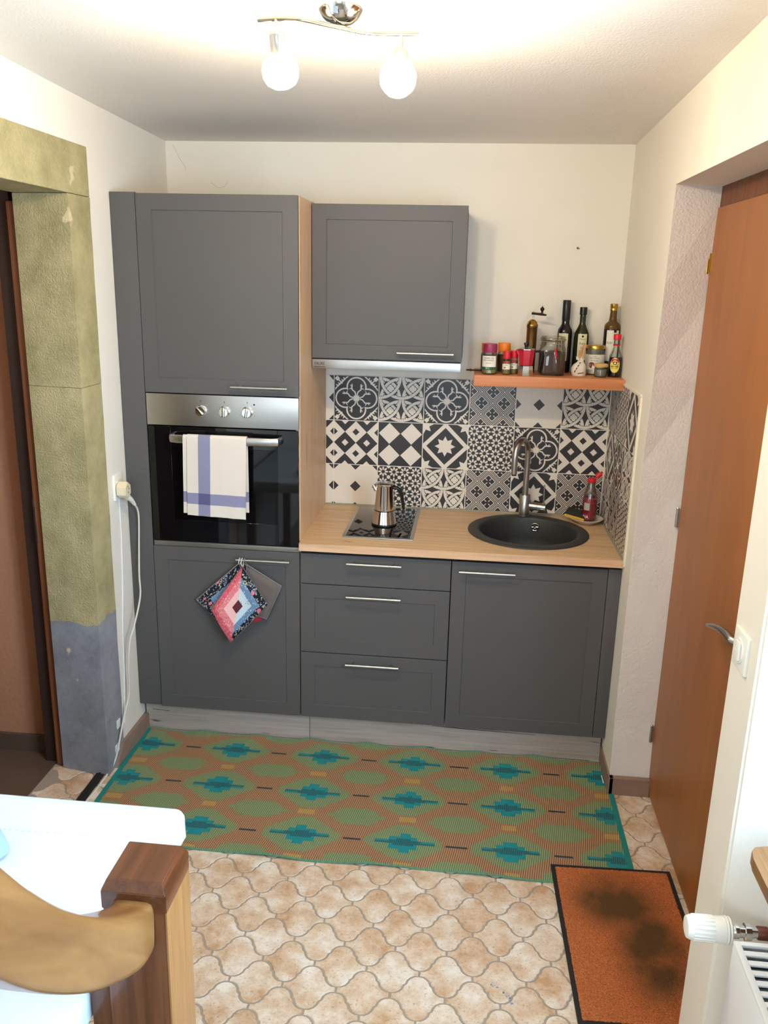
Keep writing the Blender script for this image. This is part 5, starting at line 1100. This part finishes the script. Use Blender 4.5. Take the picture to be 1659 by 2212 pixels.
# ------------------------------------------------------------------ switch on the pier
t = thing('light_switch', 'white plate with rocker switch on the right wall pier', 'switch', (XR, -1.37, 1.15))
bm = nb(); box(bm, XR-0.008, XR+0.001, -1.412, -1.326, 1.106, 1.192, 0.003); obj('plate', bm, 'white_plastic', t)
bm = nb(); tube(bm, [(XR-0.0085, -1.369+0.026*math.cos(2*PI*k/32), 1.149+0.026*math.sin(2*PI*k/32)) for k in range(33)], 0.0022, 8, cap=False); obj('ring', bm, 'white_plastic', t)
bm = nb(); box(bm, XR-0.014, XR-0.007, -1.382, -1.356, 1.128, 1.170, 0.003); obj('rocker', bm, 'white_plastic', t)

# ------------------------------------------------------------------ ceiling lamp
lp = thing('ceiling_lamp', 'chrome ceiling lamp with curved bar and two lit bulbs', 'ceiling lamp', (0.307, -1.022, 2.487))
lx, ly = 0.307, -1.022; zc = ZC(ly)
bm = nb(); lathe(bm, [(0.0010, zc-0.036), (0.010, zc-0.0355), (0.026, zc-0.031), (0.040, zc-0.021), (0.050, zc-0.007), (0.0525, zc-0.001), (0.0525, zc)], lx, ly, 44); obj('canopy', bm, 'chrome', lp)
bp_ = smooth_path([(0.135, -1.093, 2.447), (0.180, -1.100, 2.447), (0.231, -1.095, 2.447), (0.276, -1.060, 2.447), (0.311, -1.031, 2.447), (0.360, -0.993, 2.447), (0.436, -0.981, 2.447), (0.482, -0.984, 2.447)], 5)
bm = nb(); tube(bm, bp_, 0.0052, 12, sq=(0.8, 1.0)); obj('bar', bm, mat('warm_nickel', '#8C8272', 0.25, 1.0), lp)
for (x, y, tilt, drop) in ((0.177, -1.100, 26, 0.014), (0.441, -0.981, -38, 0.032)):
    bm = nb(); cyl(bm, (x, y, 2.446), (x, y, 2.446-drop), 0.0042, seg=12); cyl(bm, (x, y, 2.436), (x, y, 2.432), 0.0056, seg=12); obj('stem', bm, 'nickel', lp)
    z0 = 2.446-drop; rot = Matrix.Translation((x, y, z0)) @ Matrix.Rotation(math.radians(tilt), 4, 'X')
    bm = nb(); lathe(bm, [(0.005, 0.003), (0.014, -0.008), (0.0175, -0.014), (0.0175, -0.050), (0.014, -0.054)], 0, 0, 28); bmesh.ops.transform(bm, matrix=rot, verts=bm.verts[:]); h_ = obj('lamp_holder', bm, 'nickel', lp)
    bm = nb(); lathe(bm, [(0.012, -0.048), (0.016, -0.054), (0.028, -0.060), (0.037, -0.070), (0.0415, -0.085), (0.040, -0.102), (0.032, -0.116), (0.018, -0.124), (0.001, -0.127)], 0, 0, 32); bmesh.ops.transform(bm, matrix=rot, verts=bm.verts[:]); obj('bulb', bm, 'bulb', h_)

# ------------------------------------------------------------------ table, newel post, handrail
tb = thing('dining_table', 'table beside the stair post, hidden under its white cloth', 'table', (-0.33, -2.1, 0))
bm = nb(); box(bm, -0.66, 0.045, -2.62, -1.56, 0.715, 0.748, 0.004); obj('tabletop', bm, 'newel_side', tb)
for (x, y) in ((-0.62, -2.58), (-0.0, -2.58), (-0.62, -1.60), (-0.0, -1.60)):
    bm = nb(); box(bm, x-0.025, x+0.025, y-0.02, y+0.02, 0, 0.715, 0.004); obj('leg', bm, 'newel_side', tb)
def tcloth():
    b = bmesh.new(); X0, X1, Y0, Y1 = -0.672, 0.055, -2.66, -1.530; zt = 0.757; rr = 0.03; rings = []
    def outline(off, z, wav):
        pts = []; n = 12; R = rr+max(0, off)
        for (cx, cy, a0) in ((X1-rr, Y1-rr, 0), (X0+rr, Y1-rr, PI/2), (X0+rr, Y0+rr, PI), (X1-rr, Y0+rr, 1.5*PI)):
            for i in range(n+1):
                t = a0+PI/2*i/n; pts.append((cx+(R)*math.cos(t), cy+(R)*math.sin(t)))
        # subdivide straights
        out = []
        for i in range(len(pts)):
            a, c = pts[i], pts[(i+1) % len(pts)]; L = math.hypot(c[0]-a[0], c[1]-a[1]); m = max(1, int(round(L/0.03)) if L > 0.05 else 1)
            m = m if L > 0.05 else 1
            for s in range(m): out.append((a[0]+(c[0]-a[0])*s/m, a[1]+(c[1]-a[1])*s/m))
        return [(p[0]+(wav*math.sin(i*0.8)), p[1]+wav*math.sin(i*0.63+1), z) for i, p in enumerate(out)]
    specs = [(-0.03, zt, 0), (-0.012, zt-0.0005, 0), (-0.004, zt-0.004, 0), (0.0, zt-0.012, 0), (0.0, zt-0.035, 0.0004), (0.0, zt-0.06, 0.001)]
    base = outline(0, zt, 0); n = len(base)
    cx, cy = (X0+X1)/2, (Y0+Y1)/2
    for off, z, wav in specs:
        ring = []
        for i, (x, y, _) in enumerate(base):
            # offset roughly outwards
            nx = (1 if x > X1-rr*0.5 else -1 if x < X0+rr*0.5 else 0); d = Vector((x-min(max(x, X0+rr), X1-rr), y-min(max(y, Y0+rr), Y1-rr), 0)); d = d.normalized() if d.length > 1e-6 else Vector((0, 0, 0))
            ring.append(b.verts.new((x+d.x*(off+wav*math.sin(i*0.8)), y+d.y*(off+wav*math.sin(i*0.8)), z)))
        rings.append(ring)
    for r in range(len(rings)-1):
        for i in range(n): b.faces.new((rings[r][i], rings[r+1][i], rings[r+1][(i+1) % n], rings[r][(i+1) % n]))
    b.faces.new(rings[0]); return b
tc_ = solo('tablecloth', tcloth(), 'cloth', 'white linen tablecloth with a drawn-thread line along its edge', 'tablecloth', (-0.3, -2.1, 0.5), smooth=50)
bm = nb()
for i in range(46): x = -0.64+0.0138*i; y = -1.655-0.002*math.sin(i*.3); box(bm, x, x+0.007, y-0.0012, y+0.0012, 0.7566, 0.7578)
obj('hem_stitching', bm, 'stitch', tc_, None)
bm = nb(); lathe(bm, [(0.035, 0.7578), (0.052, 0.765), (0.055, 0.785), (0.042, 0.806), (0.02, 0.815), (0.001, 0.816)], -0.312, -1.735, 24); 
for v in bm.verts: v.co.x += 0.006*math.sin(v.co.y*60)+0.004*math.sin(v.co.z*150); v.co.y += 0.006*math.sin(v.co.x*70)
solo('napkin', bm, 'cloth_blue', 'crumpled blue-grey cloth on the tablecloth at the left edge', 'cloth', (-0.312, -1.735, 0.757))

nw = thing('newel_post', 'dark stained square newel post with chamfered cap', 'newel post', (0.147, -1.993, 0))
bm = nb(); box(bm, 0.097, 0.1985, -2.047, -1.940, 0, 0.935, 0.002); obj('shaft', bm, 'newel', nw)
bm = nb(); box(bm, 0.1980, 0.2015, -2.0475, -1.9395, 0, 0.935, 0.001); obj('lit_side_face', bm, 'newel_side', nw)  # thin sheet that puts the post's lit side into the colour
def capbm():
    b = bmesh.new(); lv = [(0.0955, 0.2015, -2.049, -1.938, 0.935), (0.0955, 0.2015, -2.049, -1.938, 0.9675), (0.1015, 0.1925, -2.036, -1.944, 0.982)]; R = []
    for x0, x1, y0, y1, z in lv: R.append([b.verts.new(p) for p in ((x0, y0, z), (x1, y0, z), (x1, y1, z), (x0, y1, z))])
    for i in range(2):
        for k in range(4): b.faces.new((R[i][k], R[i][(k+1) % 4], R[i+1][(k+1) % 4], R[i+1][k]))
    b.faces.new(R[0][::-1]); b.faces.new(R[-1]); bmesh.ops.bevel(b, geom=b.edges[:], offset=0.0012, segments=2, affect='EDGES'); return b
obj('cap', capbm(), 'newel_cap', nw)
bm = nb(); box(bm, 0.058, 0.096, -2.035, -2.005, 0, 0.86, 0.002); obj('side_board', bm, 'newel', nw)
# handrail: rounded section swept from the post up towards the stairs
def handrail():
    P = smooth_path([(0.147, -2.049, 0.909), (0.147, -2.085, 0.917), (0.147, -2.165, 0.970), (0.147, -2.242, 1.034), (0.147, -2.328, 1.121), (0.147, -2.395, 1.203), (0.147, -2.436, 1.260), (0.147, -2.52, 1.385), (0.147, -2.62, 1.53)], 6)
    b = bmesh.new(); rings = []; n = 40; a_w, b_h = 0.034, 0.0455
    for i, p in enumerate(P):
        d = (P[min(i+1, len(P)-1)]-P[max(i-1, 0)]).normalized(); sd = d.cross(Vector((0, 0, 1))).normalized(); up = sd.cross(d).normalized(); ring = []
        for k in range(n):
            t = 2*PI*k/n; c_, s_ = math.cos(t), math.sin(t); q = (abs(c_)**7+abs(s_)**7)**(-1/7); e = 0.985 if i == 0 else 1.0
            ring.append(b.verts.new(p+sd*(a_w*c_*q*e)+up*(b_h*s_*q*e)))
        rings.append(ring)
    for i in range(len(rings)-1):
        for k in range(n): b.faces.new((rings[i][k], rings[i][(k+1) % n], rings[i+1][(k+1) % n], rings[i+1][k]))
    b.faces.new(rings[0][::-1]); b.faces.new(rings[-1]); return b
solo('handrail', handrail(), 'rail', 'thick curved honey-coloured wooden handrail fixed to the newel post', 'handrail', (0.13, -2.09, 0.9), smooth=50)

# ------------------------------------------------------------------ radiator and sill
rd = thing('radiator', 'white panel radiator with top grille in the window niche', 'radiator', (1.29, -2.1, 0.1))
bm = nb(); box(bm, 1.236, 1.248, -2.62, -1.602, 0.10, 0.592, 0.004)
obj('front_panel', bm, 'radiator', rd)
bm = nb(); box(bm, 1.338, 1.348, -2.62, -1.602, 0.10, 0.592, 0.004); obj('rear_panel', bm, 'radiator', rd)
bm = nb()
for i in range(40): yy = -2.60+i*0.025; box(bm, 1.250, 1.337, yy, yy+0.008, 0.12, 0.57)
obj('fins', bm, mat('fin_grey', '#6F7A86', 0.5), rd, None)
bm = nb(); box(bm, 1.248, 1.338, -1.606, -1.602, 0.10, 0.594, 0.001); box(bm, 1.236, 1.250, -2.62, -1.602, 0.592, 0.600, 0.002); box(bm, 1.334, 1.348, -2.62, -1.602, 0.592, 0.600, 0.002); box(bm, 1.2492, 1.3348, -1.613, -1.602, 0.593, 0.600, 0.001); obj('grille_frame', bm, 'radiator', rd)
sl_ = None
for i in range(38):
    yy = -1.632-i*0.0255
    if sl_ is None:
        bm = nb(); box(bm, 1.249, 1.335, yy-0.0065, yy+0.0065, 0.5935, 0.599, 0.001, 1); sl_ = obj('slat', bm, 'radiator', rd, None)
    else:
        o = sl_.copy(); COL.objects.link(o); o.parent = rd; o.location = (0, -i*0.0255, 0)
vl = thing('radiator_valve', 'white thermostatic valve head with ribbed grip on the radiator end', 'valve', (1.25, -1.565, 0.589))
def lathe_x(bm, prof, cy, cz, seg=28):
    rings = [[bm.verts.new((h, cy+r*math.cos(2*PI*k/seg), cz+r*math.sin(2*PI*k/seg))) for k in range(seg)] for r, h in prof]
    for i in range(len(rings)-1):
        for k in range(seg): bm.faces.new((rings[i][k], rings[i][(k+1) % seg], rings[i+1][(k+1) % seg], rings[i+1][k]))
    bm.faces.new(rings[0][::-1]); bm.faces.new(rings[-1]); return bm
VY, VZ = -1.562, 0.590
bm = nb(); lathe_x(bm, [(0.015, 1.149), (0.022, 1.151), (0.025, 1.158), (0.0255, 1.165), (0.0262, 1.205), (0.0275, 1.222), (0.0275, 1.229)], VY, VZ); obj('head', bm, 'white_plastic', vl)
for k in range(20):
    a = 2*PI*k/20; bm = nb(); cyl(bm, (1.163, VY+0.0255*math.cos(a), VZ+0.0255*math.sin(a)), (1.206, VY+0.0262*math.cos(a), VZ+0.0262*math.sin(a)), 0.0018, seg=6); obj('rib', bm, 'white_plastic', vl)
bm = nb(); lathe_x(bm, [(0.0285, 1.2295), (0.0292, 1.232), (0.0285, 1.2345)], VY, VZ); lathe_x(bm, [(0.0275, 1.236), (0.028, 1.240), (0.022, 1.244)], VY, VZ); obj('collar', bm, 'white_plastic', vl)
bm = nb(); lathe_x(bm, [(0.014, 1.244), (0.016, 1.248), (0.016, 1.258), (0.013, 1.260), (0.013, 1.270), (0.018, 1.271), (0.018, 1.283), (0.012, 1.285), (0.011, 1.300)], VY, VZ, 12); bb = obj('valve_body', bm, 'chrome', vl)
bm = nb(); lathe_x(bm, [(0.013, 1.297), (0.0145, 1.299), (0.0145, 1.318), (0.010, 1.320), (0.008, 1.40)], VY, VZ, 10); obj('pipe_fitting', bm, 'copper', vl)
def sillbm():
    b = bmesh.new(); pts = [(1.428, -1.592), (1.275, -1.592), (1.250, -1.598), (1.238, -1.615), (1.235, -1.64), (1.235, -2.85), (1.428, -2.85)]
    lo = [b.verts.new((x, y, 0.800)) for x, y in pts]; hi = [b.verts.new((x, y, 0.826)) for x, y in pts]; n = len(pts)
    for i in range(n): b.faces.new((lo[i], lo[(i+1) % n], hi[(i+1) % n], hi[i]))
    b.faces.new(lo[::-1]); b.faces.new(hi); bmesh.ops.bevel(b, geom=[e for e in b.edges], offset=0.002, segments=2, affect='EDGES'); return b
solo('window_sill', sillbm(), 'sill', 'brown wooden window sill board over the radiator', 'sill', (1.33, -2.2, 0.8))
